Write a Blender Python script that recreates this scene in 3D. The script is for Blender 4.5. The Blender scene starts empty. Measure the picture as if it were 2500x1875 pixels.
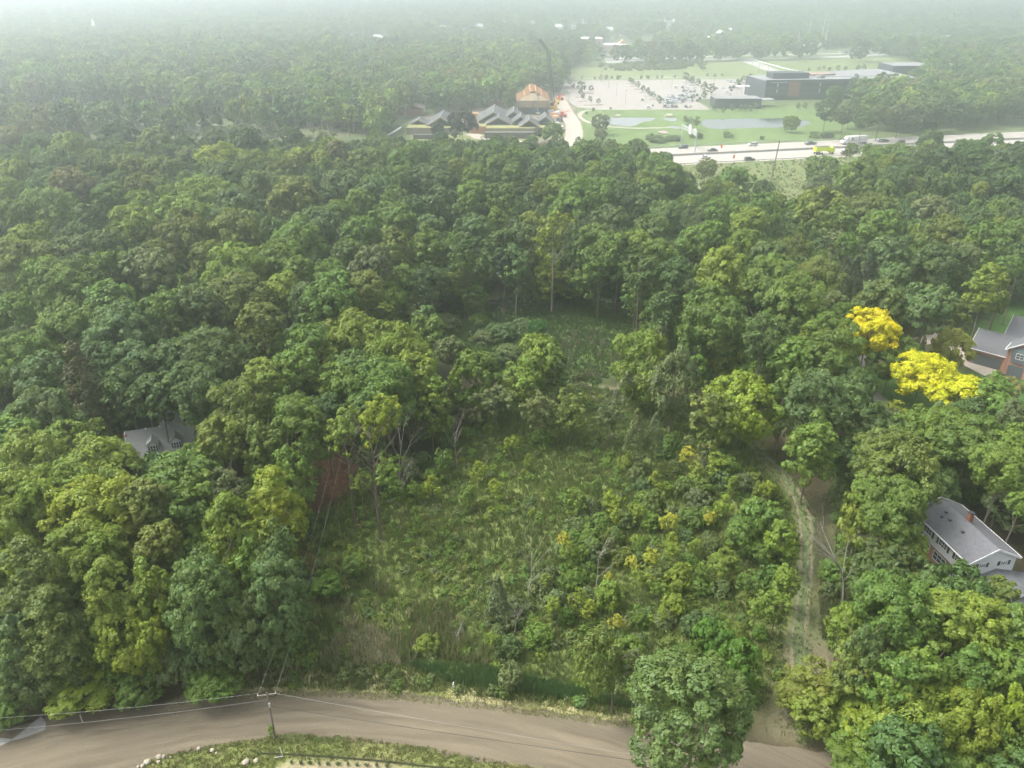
import bpy, math, random
import numpy as np
from mathutils import Vector, Matrix, noise as mnoise
R=math.radians
S=bpy.context.scene
COL=S.collection
# ------------------------------------------------------------------ camera
F=1950.0; H=78.0; TH=R(27.5)
cam=bpy.data.cameras.new('camera'); camo=bpy.data.objects.new('camera',cam); COL.objects.link(camo)
camo.location=(0,0,H); camo.rotation_euler=(math.pi/2-TH,0,0)
cam.sensor_width=36; cam.lens=36*F/2500; cam.clip_start=1; cam.clip_end=20000
S.camera=camo
# ------------------------------------------------------------------ world, sun, exposure
SUN_EL,SUN_AZ=R(56),R(-80)
W=bpy.data.worlds.new('World'); S.world=W; W.use_nodes=True
nt=W.node_tree; nt.nodes.clear()
sky=nt.nodes.new('ShaderNodeTexSky'); sky.sky_type='NISHITA'; sky.sun_disc=False
sky.sun_elevation=SUN_EL; sky.sun_rotation=SUN_AZ; sky.air_density=1.0; sky.dust_density=6.0; sky.ozone_density=1.0
hs=nt.nodes.new('ShaderNodeHueSaturation'); hs.inputs['Saturation'].default_value=0.25
bg=nt.nodes.new('ShaderNodeBackground'); bg.inputs['Strength'].default_value=0.15
wo=nt.nodes.new('ShaderNodeOutputWorld')
nt.links.new(sky.outputs[0],hs.inputs['Color']); nt.links.new(hs.outputs[0],bg.inputs[0]); nt.links.new(bg.outputs[0],wo.inputs[0])
sl=bpy.data.lights.new('sun','SUN'); sl.energy=1.2; sl.angle=R(24); sl.color=(1.0,0.955,0.88)
so=bpy.data.objects.new('sun',sl); COL.objects.link(so)
sd=Vector((math.sin(SUN_AZ)*math.cos(SUN_EL),math.cos(SUN_AZ)*math.cos(SUN_EL),math.sin(SUN_EL)))
so.rotation_euler=sd.to_track_quat('Z','Y').to_euler(); so.location=(0,0,200)
S.view_settings.view_transform='Standard'; S.view_settings.look='None'; S.view_settings.gamma=1
S.view_settings.exposure=1.82; S.view_settings.use_curve_mapping=False
cy=S.cycles
cy.max_bounces=8; cy.diffuse_bounces=5; cy.glossy_bounces=1; cy.transmission_bounces=2; cy.volume_bounces=5
cy.transparent_max_bounces=4; cy.use_adaptive_sampling=True; cy.adaptive_threshold=0.015; cy.use_denoising=True
cy.caustics_reflective=False; cy.caustics_refractive=False; cy.sample_clamp_indirect=6
HAZE=0.00100
# ------------------------------------------------------------------ helpers
cT,sT=math.cos(TH),math.sin(TH)
def G(px,py,z=0.0):
    x=(px-1250)/F; y=-(py-937.5)/F
    d=(x,cT+y*sT,-sT+y*cT); t=(H-z)/(-d[2])
    return Vector((d[0]*t,d[1]*t,z))
def PX(X,Y,Z):
    f=Y*cT-(Z-H)*sT; u=Y*sT+(Z-H)*cT
    return 1250+F*X/f, 937.5-F*u/f, F/f
def ZAT(py,Y):          # height seen at image row py over a point Y metres ahead
    y=-(py-937.5)/F
    return H+Y*(-sT+y*cT)/(cT+y*sT)
rnd=random.Random(7); rs=np.random.RandomState(11)
MATS={}
def nodes_mat(name):
    m=bpy.data.materials.new(name); m.use_nodes=True; m.node_tree.nodes.clear(); return m,m.node_tree.nodes,m.node_tree.links
def mat(name,color,rough=0.8,metal=0.0,var=0.12,scale=3.0,bump=0.0,spec=0.3,objcol=False,stretch=None):
    """surface with noise driven colour variation"""
    if name in MATS: return MATS[name]
    m,N,L=nodes_mat(name)
    o=N.new('ShaderNodeOutputMaterial'); b=N.new('ShaderNodeBsdfPrincipled'); L.new(b.outputs[0],o.inputs[0])
    b.inputs['Roughness'].default_value=rough; b.inputs['Metallic'].default_value=metal; b.inputs['Specular IOR Level'].default_value=spec
    tc=N.new('ShaderNodeTexCoord'); mp=N.new('ShaderNodeMapping'); L.new(tc.outputs['Object'],mp.inputs[0])
    if stretch: mp.inputs['Scale'].default_value=stretch
    nz=N.new('ShaderNodeTexNoise'); nz.inputs['Scale'].default_value=scale; nz.inputs['Detail'].default_value=4
    L.new(mp.outputs[0],nz.inputs[0])
    mr=N.new('ShaderNodeMapRange'); mr.inputs[1].default_value=.3; mr.inputs[2].default_value=.7
    mr.inputs[3].default_value=1-var; mr.inputs[4].default_value=1+var
    L.new(nz.outputs[0],mr.inputs[0])
    vm=N.new('ShaderNodeVectorMath'); vm.operation='SCALE'; L.new(mr.outputs[0],vm.inputs['Scale'])
    if objcol:
        oi=N.new('ShaderNodeObjectInfo'); L.new(oi.outputs['Color'],vm.inputs[0])
    else: vm.inputs[0].default_value=color
    L.new(vm.outputs[0],b.inputs['Base Color'])
    if bump:
        bp=N.new('ShaderNodeBump'); bp.inputs['Distance'].default_value=bump; bp.inputs['Strength'].default_value=.6
        L.new(nz.outputs[0],bp.inputs['Height']); L.new(bp.outputs[0],b.inputs['Normal'])
    MATS[name]=m; return m
def leafmat(name,inst):
    m,N,L=nodes_mat(name)
    o=N.new('ShaderNodeOutputMaterial')
    if inst:
        c=N.new('ShaderNodeAttribute'); c.attribute_type='INSTANCER'; c.attribute_name='tint'; csock=c.outputs['Color']
    else:
        c=N.new('ShaderNodeObjectInfo'); csock=c.outputs['Color']
    a=N.new('ShaderNodeAttribute'); a.attribute_name='var'
    sp=N.new('ShaderNodeSeparateColor'); L.new(a.outputs['Color'],sp.inputs[0])
    mr=N.new('ShaderNodeMapRange'); mr.inputs[3].default_value=.55; mr.inputs[4].default_value=1.45; L.new(sp.outputs[0],mr.inputs[0])
    vm=N.new('ShaderNodeVectorMath'); vm.operation='SCALE'; L.new(csock,vm.inputs[0]); L.new(mr.outputs[0],vm.inputs['Scale'])
    mx=N.new('ShaderNodeMix'); mx.data_type='RGBA'; mx.blend_type='MULTIPLY'; mx.inputs[7].default_value=(1.28,1.08,.8,1)
    L.new(sp.outputs[1],mx.inputs[0]); L.new(vm.outputs[0],mx.inputs[6])
    d=N.new('ShaderNodeBsdfDiffuse'); L.new(mx.outputs[2],d.inputs[0])
    t=N.new('ShaderNodeBsdfTranslucent'); L.new(mx.outputs[2],t.inputs[0])
    ms=N.new('ShaderNodeMixShader'); ms.inputs[0].default_value=.42; L.new(d.outputs[0],ms.inputs[1]); L.new(t.outputs[0],ms.inputs[2])
    g=N.new('ShaderNodeBsdfGlossy'); g.inputs['Roughness'].default_value=.5; g.inputs[0].default_value=(.9,.95,1,1)
    m2=N.new('ShaderNodeMixShader'); m2.inputs[0].default_value=.014; L.new(ms.outputs[0],m2.inputs[1]); L.new(g.outputs[0],m2.inputs[2])
    L.new(m2.outputs[0],o.inputs[0]); return m
LEAF=leafmat('leaves',False); LEAFI=leafmat('leaves_of_the_wood',True)
BARK=mat('bark',(.11,.09,.07),var=.3,scale=6,stretch=(3,3,.6)); PALEBARK=mat('pale_bark',(.26,.22,.18),var=.25,scale=6,stretch=(3,3,.6))
DEADBARK=mat('bleached_wood',(.19,.17,.15),var=.25,scale=5,stretch=(3,3,.6))
def vcolmat(name,rough=.95,nscale=.35,amp=.25,fine=3.0,bump=.12):
    m,N,L=nodes_mat(name)
    o=N.new('ShaderNodeOutputMaterial'); b=N.new('ShaderNodeBsdfPrincipled'); L.new(b.outputs[0],o.inputs[0])
    b.inputs['Roughness'].default_value=rough; b.inputs['Specular IOR Level'].default_value=.1
    a=N.new('ShaderNodeAttribute'); a.attribute_name='zone'
    tc=N.new('ShaderNodeTexCoord')
    n1=N.new('ShaderNodeTexNoise'); n1.inputs['Scale'].default_value=nscale; n1.inputs['Detail'].default_value=6; L.new(tc.outputs['Object'],n1.inputs[0])
    n2=N.new('ShaderNodeTexNoise'); n2.inputs['Scale'].default_value=fine; n2.inputs['Detail'].default_value=3; L.new(tc.outputs['Object'],n2.inputs[0])
    ad=N.new('ShaderNodeMath'); ad.operation='ADD'; L.new(n1.outputs[0],ad.inputs[0]); L.new(n2.outputs[0],ad.inputs[1])
    mr=N.new('ShaderNodeMapRange'); mr.inputs[1].default_value=.7; mr.inputs[2].default_value=1.3; mr.inputs[3].default_value=1-amp; mr.inputs[4].default_value=1+amp
    L.new(ad.outputs[0],mr.inputs[0])
    vm=N.new('ShaderNodeVectorMath'); vm.operation='SCALE'; L.new(a.outputs['Color'],vm.inputs[0]); L.new(mr.outputs[0],vm.inputs['Scale'])
    L.new(vm.outputs[0],b.inputs['Base Color'])
    bp=N.new('ShaderNodeBump'); bp.inputs['Distance'].default_value=bump; L.new(ad.outputs[0],bp.inputs['Height']); L.new(bp.outputs[0],b.inputs['Normal'])
    return m
class MB:
    def __init__(s): s.v=[]; s.f=[]; s.m=[]; s.cur=0
    def add(s,vs,fs):
        k=len(s.v); s.v+= [tuple(v) for v in vs]; s.f+=[tuple(i+k for i in f) for f in fs]; s.m+=[s.cur]*len(fs); return s
    def box(s,c,d,rz=0,tilt=None):
        cx,cy_,cz=c; a,b,h=d[0]/2,d[1]/2,d[2]/2; ca,sa=math.cos(rz),math.sin(rz); vs=[]
        for z in (-h,h):
            for x,y in ((-a,-b),(a,-b),(a,b),(-a,b)): vs.append((cx+x*ca-y*sa,cy_+x*sa+y*ca,cz+z))
        return s.add(vs,[(0,3,2,1),(4,5,6,7),(0,1,5,4),(1,2,6,5),(2,3,7,6),(3,0,4,7)])
    def prism(s,pts,lo,hi,axis='y'):       # outline pts (u,w) swept along an axis
        n=len(pts); f=(lambda u,w,t:(u,t,w)) if axis=='y' else (lambda u,w,t:(t,u,w)) if axis=='x' else (lambda u,w,t:(u,w,t))
        vs=[f(u,w,lo) for u,w in pts]+[f(u,w,hi) for u,w in pts]
        return s.add(vs,[tuple(range(n))[::-1],tuple(range(n,2*n))]+[(i,(i+1)%n,n+(i+1)%n,n+i) for i in range(n)])
    def tube(s,pts,rads,n=6):
        pts=[Vector(p) for p in pts]; rings=[]; k0=len(s.v); vs=[]
        for i,p in enumerate(pts):
            d=(pts[min(i+1,len(pts)-1)]-pts[max(i-1,0)]).normalized()
            u=d.cross(Vector((0.31,0.95,0.1))).normalized(); w=d.cross(u)
            r=rads[i] if hasattr(rads,'__len__') else rads
            vs+=[tuple(p+(u*math.cos(2*math.pi*j/n)+w*math.sin(2*math.pi*j/n))*r) for j in range(n)]
        fs=[]
        for i in range(len(pts)-1):
            for j in range(n): fs.append((i*n+j,i*n+(j+1)%n,(i+1)*n+(j+1)%n,(i+1)*n+j))
        fs.append(tuple(range(n))[::-1]); fs.append(tuple(range((len(pts)-1)*n,len(pts)*n)))
        return s.add(vs,fs)
    def quad(s,*p): return s.add(p,[tuple(range(len(p)))])
    def mesh(s,name,mats,smooth=False):
        me=bpy.data.meshes.new(name); me.from_pydata(s.v,[],s.f)
        if not isinstance(mats,(list,tuple)): mats=[mats]
        for m in mats: me.materials.append(m)
        if len(mats)>1: me.polygons.foreach_set('material_index',s.m)
        if smooth: me.polygons.foreach_set('use_smooth',[True]*len(me.polygons))
        me.update(); return me
    def build(s,name,mats,parent=None,smooth=False,loc=None,**props):
        return ob(name,s.mesh(name,mats,smooth),parent,loc,**props)
def ob(name,data,parent=None,loc=None,**props):
    o=bpy.data.objects.new(name,data); COL.objects.link(o)
    if parent: o.parent=parent
    if loc is not None: o.location=loc
    for k,v in props.items(): o[k]=v
    return o
def thing(name,loc,label,cat,rz=0,group=None):
    o=ob(name,None,None,loc); o.rotation_euler=(0,0,rz); o['label']=label; o['category']=cat
    if group: o['group']=group
    o.empty_display_size=.5
    return o
def tag(o,label,cat,group=None):
    o['label']=label; o['category']=cat
    if group: o['group']=group
    return o
def pts_mesh(name,co,quads,var,material):
    """mesh from numpy arrays; quads: (n,4) or (n,3); var per vertex rgba"""
    me=bpy.data.meshes.new(name); nv=len(co); nf,k=quads.shape
    me.vertices.add(nv); me.vertices.foreach_set('co',co.astype(np.float32).ravel())
    me.loops.add(nf*k); me.loops.foreach_set('vertex_index',quads.astype(np.int32).ravel())
    me.polygons.add(nf); me.polygons.foreach_set('loop_start',np.arange(0,nf*k,k,dtype=np.int32))
    me.update(calc_edges=True)
    if var is not None:
        a=me.color_attributes.new('var','FLOAT_COLOR','POINT'); a.data.foreach_set('color',var.astype(np.float32).ravel())
    me.materials.append(material); return me
# ------------------------------------------------------------------ haze
bx=MB().box((0,2750,39.35),(12400,6700,81.1)); 
hz=bx.build('haze',mat('unused',(1,1,1))); hz.data.materials.clear()
m,N,L=nodes_mat('haze_air'); o_=N.new('ShaderNodeOutputMaterial'); pv=N.new('ShaderNodeVolumePrincipled'); L.new(pv.outputs[0],o_.inputs['Volume'])
pv.inputs['Color'].default_value=(.905,.965,1,1); pv.inputs['Density'].default_value=HAZE; pv.inputs['Anisotropy'].default_value=0.88
hz.data.materials.append(m); hz['kind']='stuff'; hz.display_type='WIRE'
# ------------------------------------------------------------------ ground with zones
def poly(pxs,z=0): return np.array([[*G(x,y,z)[:2]] for x,y in pxs])
def sdist(P,poly_):
    """signed distance, positive inside"""
    n=len(poly_); d=np.full(len(P),1e9); inside=np.zeros(len(P),bool)
    for i in range(n):
        a=poly_[i]; b=poly_[(i+1)%n]; e=b-a; w=P-a
        t=np.clip((w@e)/max(e@e,1e-9),0,1); q=w-t[:,None]*e; d=np.minimum(d,np.hypot(q[:,0],q[:,1]))
        c=((a[1]<=P[:,1])&(b[1]>P[:,1]))|((b[1]<=P[:,1])&(a[1]>P[:,1]))
        with np.errstate(divide='ignore',invalid='ignore'):
            xi=a[0]+(P[:,1]-a[1])/(b[1]-a[1] if b[1]!=a[1] else 1e-9)*e[0]
        inside^=c&(P[:,0]<xi)
    return np.where(inside,d,-d)
FIELD=poly([(560,1680),(650,1500),(735,1290),(830,1215),(1050,1150),(1200,1010),(1290,940),(1600,960),(1830,1060),(1960,1300),(1950,1560),(1870,1720),(1500,1745),(1100,1690)])
CLEAR=poly([(990,800),(1060,760),(1160,745),(1240,725),(1480,735),(1560,800),(1530,880),(1440,960),(1310,970),(1180,880)])
ROADP=poly([(-400,1960),(0,1790),(100,1755),(300,1722),(470,1703),(600,1691),(760,1686),(1000,1694),(1250,1725),(1500,1760),(1750,1800),(2050,1840),(2500,1925),(2900,2000),(2900,2250),(2500,2120),(1900,1925),(1550,1893),(1250,1868),(1000,1822),(820,1800),(680,1798),(520,1818),(380,1850),(320,1885),(250,1960),(100,2100),(-400,2300)])
PATHC=[(1968,1812),(1962,1760),(1950,1650),(1950,1560),(1962,1450),(1968,1350),(1965,1270),(1945,1210),(1905,1160),(1860,1110),(1820,1060),(1790,1020)]
ROW=poly([(1500,560),(1560,372),(2600,312),(2600,420),(2050,450),(1980,500),(1850,540)])
POND_AREA=poly([(1395,330),(1380,270),(1420,262),(1700,268),(1830,262),(2050,258),(2120,270),(2080,345),(2600,318),(2600,290),(2300,300),(2600,286),(2600,322),(1500,366)])
FARF=poly([(1370,185),(1400,163),(1700,152),(2200,138),(2250,190),(2080,180),(1900,215),(1830,205),(1390,205)])
LAWN=poly([(2100,880),(2230,930),(2290,890),(2340,905),(2520,925),(2600,1060),(2440,1010),(2300,1000),(2180,1050),(2120,980)])
LAWN2=poly([(2350,830),(2400,770),(2520,720),(2600,860),(2400,850)])
LEFTM=poly([(-100,340),(-100,268),(200,272),(420,276),(600,288),(900,292),(960,320),(700,345)])
LEFTM2=poly([(560,222),(720,214),(760,240),(600,252)])
LITTER=poly([(735,1250),(752,1150),(765,1090),(840,1085),(865,1170),(830,1225),(775,1262)])
LITTER2=poly([(720,1400),(730,1320),(770,1310),(785,1370),(740,1440)])
PATCH=poly([(1380,945),(1400,930),(1500,950),(1560,975),(1540,990),(1420,975)])
VERGE=poly([(400,1735),(560,1660),(780,1640),(1100,1648),(1300,1690),(1560,1740),(1560,1780),(1250,1740),(1000,1710),(760,1700),(600,1705),(450,1720)])
VERGE2=poly([(250,1960),(330,1880),(400,1845),(560,1812),(690,1795),(830,1798),(1000,1820),(1250,1866),(1500,1905),(1500,2000),(300,2100)])
GARDEN=poly([(640,1900),(700,1858),(900,1862),(1100,1885),(1200,1960),(600,2000)])
REED=poly([(790,1600),(830,1560),(900,1540),(1000,1540),(1020,1600),(960,1612)])
BERM=poly([(1000,345),(1000,318),(1230,318),(1380,318),(1390,350)])
SITE=poly([(1000,292),(1060,275),(1190,262),(1260,268),(1340,262),(1350,235),(1392,235),(1420,300),(1380,320),(1000,318)])
BANK=poly([(1900,1000),(1950,1100),(2040,1170),(2040,1350),(2000,1450),(2010,1560),(2080,1600),(2080,1250),(2020,1100),(1960,1000)])
FOREST_NEAR=poly([(-700,2300),(-500,330),(600,345),(1500,350),(1620,400),(1560,560),(1850,560),(2050,470),(2600,420),(3600,420),(3300,2600)])
def axis(lo,hi,step,growth,a,b):
    v=[a]; 
    while v[-1]<b: v.append(v[-1]+step)
    s=step
    while v[-1]<hi: s*=growth; v.append(v[-1]+s)
    s=step; u=[a]
    while u[-1]>lo: s*=growth; u.append(u[-1]-s)
    return np.array(u[::-1]+v[1:])
ax=axis(-5200,5200,1.25,1.07,-75,115); ay=axis(-250,5600,1.25,1.05,50,200)
gx,gy=np.meshgrid(ax,ay); Pg=np.stack([gx.ravel(),gy.ravel()],1)
def fbm(P,s,seed):
    r=np.random.RandomState(seed); o=np.zeros(len(P))
    for k in range(7):
        a=r.uniform(0,6.28); f=s*(1.5**k)*r.uniform(.8,1.2); ph=r.uniform(0,6.28,2)
        o+=np.sin(P[:,0]*math.cos(a)*f+P[:,1]*math.sin(a)*f+ph[0]+1.7*np.sin(P[:,0]*f*.6*math.sin(a)-P[:,1]*f*.55*math.cos(a)+ph[1]))/(1.35**k)
    return o/3.2
nz1=fbm(Pg,.12,1); nz2=fbm(Pg,.5,2)
base=np.zeros((len(Pg),3)); base[:]=(.075,.098,.042)
def zone(p,c,soft,wob=1.0,c2=None):
    global base
    d=sdist(Pg,p); w=np.clip((d+wob*nz1*1.5+wob*nz2*.7)/soft+.5,0,1)[:,None]
    c=np.array(c)
    if c2 is not None:
        k=np.clip(nz1*.8+nz2*.5+.5,0,1)[:,None]; c=c*(1-k)+np.array(c2)*k
    base=base*(1-w)+c*w
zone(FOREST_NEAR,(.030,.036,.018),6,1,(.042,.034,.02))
zone(ROW,(.085,.115,.040),6,1,(.12,.13,.06))
zone(POND_AREA,(.078,.115,.038),8,1,(.10,.145,.05))
zone(FARF,(.125,.150,.058),8,1,(.105,.135,.052))
zone(LEFTM,(.085,.11,.05),8,1,(.10,.10,.06)); zone(LEFTM2,(.14,.16,.07),6)
zone(FIELD,(.085,.118,.034),5,1,(.125,.150,.048)); zone(CLEAR,(.06,.10,.03),5,1,(.08,.11,.036))
zone(LITTER,(.17,.088,.052),4,1,(.10,.06,.04)); zone(LITTER2,(.13,.10,.06),3,.7); zone(PATCH,(.15,.13,.09),1.5,.5)
zone(VERGE,(.17,.19,.06),1.6,.5,(.33,.29,.175)); zone(VERGE2,(.10,.125,.035),1,.3,(.15,.15,.06)); zone(GARDEN,(.22,.18,.125),.8,.3,(.16,.14,.09))
zone(LAWN,(.040,.085,.020),3,.5,(.052,.10,.024)); zone(LAWN2,(.042,.088,.02),3,.5)
zone(poly([(1890,1540),(2020,1540),(2020,1780),(1950,1805),(1880,1780)]),(.085,.10,.045),3,.8,(.11,.10,.06)); zone(BANK,(.075,.098,.036),3,.8,(.10,.10,.05)); zone(BERM,(.13,.145,.06),2,.5); zone(SITE,(.18,.155,.12),5,1,(.12,.10,.07))
me=bpy.data.meshes.new('ground'); ny,nx=gx.shape
gz=(np.clip(nz2,-1,1)*.10)*(sdist(Pg,FIELD)>1.5)-.02
co=np.stack([Pg[:,0],Pg[:,1],gz],1); ii=np.arange(ny*nx).reshape(ny,nx)
q=np.stack([ii[:-1,:-1].ravel(),ii[:-1,1:].ravel(),ii[1:,1:].ravel(),ii[1:,:-1].ravel()],1)
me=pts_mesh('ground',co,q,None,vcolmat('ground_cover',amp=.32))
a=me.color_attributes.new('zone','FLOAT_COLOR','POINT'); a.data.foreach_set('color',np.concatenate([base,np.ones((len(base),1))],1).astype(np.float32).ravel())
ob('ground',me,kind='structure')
# --- sheets
def ragged(P,step,amp,seed,closed=True):
    r=random.Random(seed); out=[]; n=len(P)
    for i in range(n if closed else n-1):
        a=Vector(P[i]); b=Vector(P[(i+1)%n]); k=max(1,int((b-a).length/step))
        for j in range(k):
            p=a.lerp(b,j/k); out.append(p+Vector((mnoise.noise((p.x*.6,p.y*.6,seed)),mnoise.noise((p.y*.6,p.x*.6,seed+9))))*amp)
    return out
def sheet(name,P,z,m,step=2,amp=0,seed=1,kind='structure',thick=0):
    out=ragged(P,step,amp,seed) if amp else [Vector(p) for p in P]
    b=MB(); n=len(out)
    b.add([(p[0],p[1],z) for p in out],[tuple(range(n))])
    me=b.mesh(name,m); import bmesh
    bm=bmesh.new(); bm.from_mesh(me); bmesh.ops.triangulate(bm,faces=bm.faces[:]); bmesh.ops.recalc_face_normals(bm,faces=bm.faces[:])
    for f in bm.faces:
        if f.normal.z<0: f.normal_flip()
    bm.to_mesh(me); bm.free(); o=ob(name,me)
    if kind: o['kind']=kind
    return o
def smooth(pts,n=6):
    P=[Vector(p) for p in pts]; out=[]
    for i in range(len(P)-1):
        p0=P[max(i-1,0)];p1=P[i];p2=P[i+1];p3=P[min(i+2,len(P)-1)]
        for j in range(n):
            t=j/n; out.append(.5*((2*p1)+(p2-p0)*t+(2*p0-5*p1+4*p2-p3)*t*t+(3*p1-p0-3*p2+p3)*t**3))
    out.append(P[-1]); return out
def strip(name,pts,w,z,m,amp=0,seed=3,kind='structure',offset=0):
    pts=smooth([Vector((p[0],p[1],0)) for p in pts],8); vs=[];fs=[]
    for i,p in enumerate(pts):
        d=(pts[min(i+1,len(pts)-1)]-pts[max(i-1,0)]).normalized(); nrm=Vector((-d.y,d.x,0)); ww=w if not callable(w) else w(i/(len(pts)-1))
        e1=mnoise.noise((p.x*.5,p.y*.5,seed))*amp; e2=mnoise.noise((p.x*.5,p.y*.5,seed+5))*amp
        a=p+nrm*(offset+ww/2+e1); b=p+nrm*(offset-ww/2+e2); vs+=[(a.x,a.y,z),(b.x,b.y,z)]
        if i: fs.append((2*i-2,2*i-1,2*i+1,2*i))
    o=MB().add(vs,fs).build(name,m)
    if kind: o['kind']=kind
    return o
def dirtmat(name,c1,c2,c3,along=None,scale=1.0):
    m,N,L=nodes_mat(name)
    o=N.new('ShaderNodeOutputMaterial'); b=N.new('ShaderNodeBsdfPrincipled'); L.new(b.outputs[0],o.inputs[0]); b.inputs['Roughness'].default_value=.95; b.inputs['Specular IOR Level'].default_value=.1
    tc=N.new('ShaderNodeTexCoord'); mp=N.new('ShaderNodeMapping'); L.new(tc.outputs['Object'],mp.inputs[0])
    # curved road: distance from a far centre gives tracks running with the bend
    cx,cyy=along if along else (0,0)
    sub=N.new('ShaderNodeVectorMath'); sub.operation='DISTANCE'; L.new(tc.outputs['Object'],sub.inputs[0]); sub.inputs[1].default_value=(cx,cyy,0)
    n0=N.new('ShaderNodeTexNoise'); n0.inputs['Scale'].default_value=.08; L.new(tc.outputs['Object'],n0.inputs[0])
    ad=N.new('ShaderNodeMath'); ad.operation='MULTIPLY_ADD'; ad.inputs[1].default_value=3.0; L.new(n0.outputs[0],ad.inputs[0]); L.new(sub.outputs['Value'],ad.inputs[2])
    cb=N.new('ShaderNodeCombineXYZ'); L.new(ad.outputs[0],cb.inputs[0])
    sx=N.new('ShaderNodeSeparateXYZ'); L.new(tc.outputs['Object'],sx.inputs[0])
    m5=N.new('ShaderNodeMath'); m5.operation='MULTIPLY'; m5.inputs[1].default_value=.05; L.new(sx.outputs[0],m5.inputs[0]); L.new(m5.outputs[0],cb.inputs[1])
    n1=N.new('ShaderNodeTexNoise'); n1.inputs['Scale'].default_value=1.4*scale; n1.inputs['Detail'].default_value=5; L.new(cb.outputs[0],n1.inputs[0])
    n2=N.new('ShaderNodeTexNoise'); n2.inputs['Scale'].default_value=.25; n2.inputs['Detail'].default_value=6; L.new(tc.outputs['Object'],n2.inputs[0])
    n3=N.new('ShaderNodeTexNoise'); n3.inputs['Scale'].default_value=9; n3.inputs['Detail'].default_value=4; L.new(tc.outputs['Object'],n3.inputs[0])
    r1=N.new('ShaderNodeValToRGB'); r1.color_ramp.elements[0].position=.35; r1.color_ramp.elements[1].position=.68
    r1.color_ramp.elements[0].color=(*c1,1); r1.color_ramp.elements[1].color=(*c2,1); L.new(n1.outputs[0],r1.inputs[0])
    mx=N.new('ShaderNodeMix'); mx.data_type='RGBA'; mx.inputs[7].default_value=(*c3,1); L.new(r1.outputs[0],mx.inputs[6])
    mr=N.new('ShaderNodeMapRange'); mr.inputs[1].default_value=.45; mr.inputs[2].default_value=.75; L.new(n2.outputs[0],mr.inputs[0]); L.new(mr.outputs[0],mx.inputs[0])
    mr2=N.new('ShaderNodeMapRange'); mr2.inputs[1].default_value=.3; mr2.inputs[2].default_value=.7; mr2.inputs[3].default_value=.70; mr2.inputs[4].default_value=1.24; L.new(n3.outputs[0],mr2.inputs[0])
    vm=N.new('ShaderNodeVectorMath'); vm.operation='SCALE'; L.new(mx.outputs[2],vm.inputs[0]); L.new(mr2.outputs[0],vm.inputs['Scale']); L.new(vm.outputs[0],b.inputs['Base Color'])
    bp=N.new('ShaderNodeBump'); bp.inputs['Distance'].default_value=.05; L.new(n3.outputs[0],bp.inputs['Height']); L.new(bp.outputs[0],b.inputs['Normal'])
    return m
sheet('dirt_road',ROADP,.0,dirtmat('packed_dirt',(.084,.071,.050),(.136,.116,.082),(.108,.091,.065),along=(G(800,1750).x,-20)),1.2,.9,4)
PATHG=[G(x,y) for x,y in PATHC]
trk=mat('rutted_earth',(.120,.100,.066),var=.3,scale=1.5)
for k,off in enumerate((-.75,.75)):
    strip('wheel_track',PATHG,lambda t:.3,.01,trk,amp=.3,seed=21+k,offset=off)
b=strip('path',PATHG,lambda t:2.3,.002,mat('trodden_grass',(.068,.088,.034),var=.35,scale=1.3),amp=1.0,seed=30)
sheet('driveway_apron',[*poly([(30,1805),(100,1748),(112,1765),(110,1782),(60,1800),(20,1812),(-60,1850),(-80,1790)])],.006,mat('worn_asphalt',(.22,.22,.21),var=.15,scale=2))
# ------------------------------------------------------------------ foliage
def unit(v): return v/np.maximum(np.linalg.norm(v,axis=-1,keepdims=True),1e-9)
def leaves_mesh(name,C,Nn,size,var,r,material,elong=1.35):
    """C leaf centres, Nn normals, size per leaf; each leaf spray a bent four-sided blade (2 triangles)"""
    n=len(C); rv=r.normal(size=(n,3)); u=unit(np.cross(Nn,rv)); w=np.cross(Nn,u); s=size[:,None]
    k=r.uniform(.55,.8,(n,1))
    p0=C-u*s*elong; p1=C-w*s*k+u*s*r.uniform(-.3,.3,(n,1)); p2=C+u*s*elong-Nn*s*r.uniform(0,.5,(n,1)); p3=C+w*s*k+u*s*r.uniform(-.3,.3,(n,1))
    co=np.stack([p0,p1,p2,p3],1).reshape(-1,3); i=np.arange(n)*4
    q=np.stack([i,i+1,i+2,i+3],1).reshape(n,4)
    t=np.concatenate([q[:,[0,1,3]],q[:,[1,2,3]]])
    v4=np.repeat(var,4,0); v4=np.concatenate([v4,np.zeros((len(v4),1)),np.ones((len(v4),1))],1)
    return pts_mesh(name,co,t,v4,material)
ASP={'round':.95,'sparse':1.4,'willow':1.2,'locust':.7,'conifer':2.0,'larch':2.1,'shrub':.75,'sapling':1.5,'tall':1.7}
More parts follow.
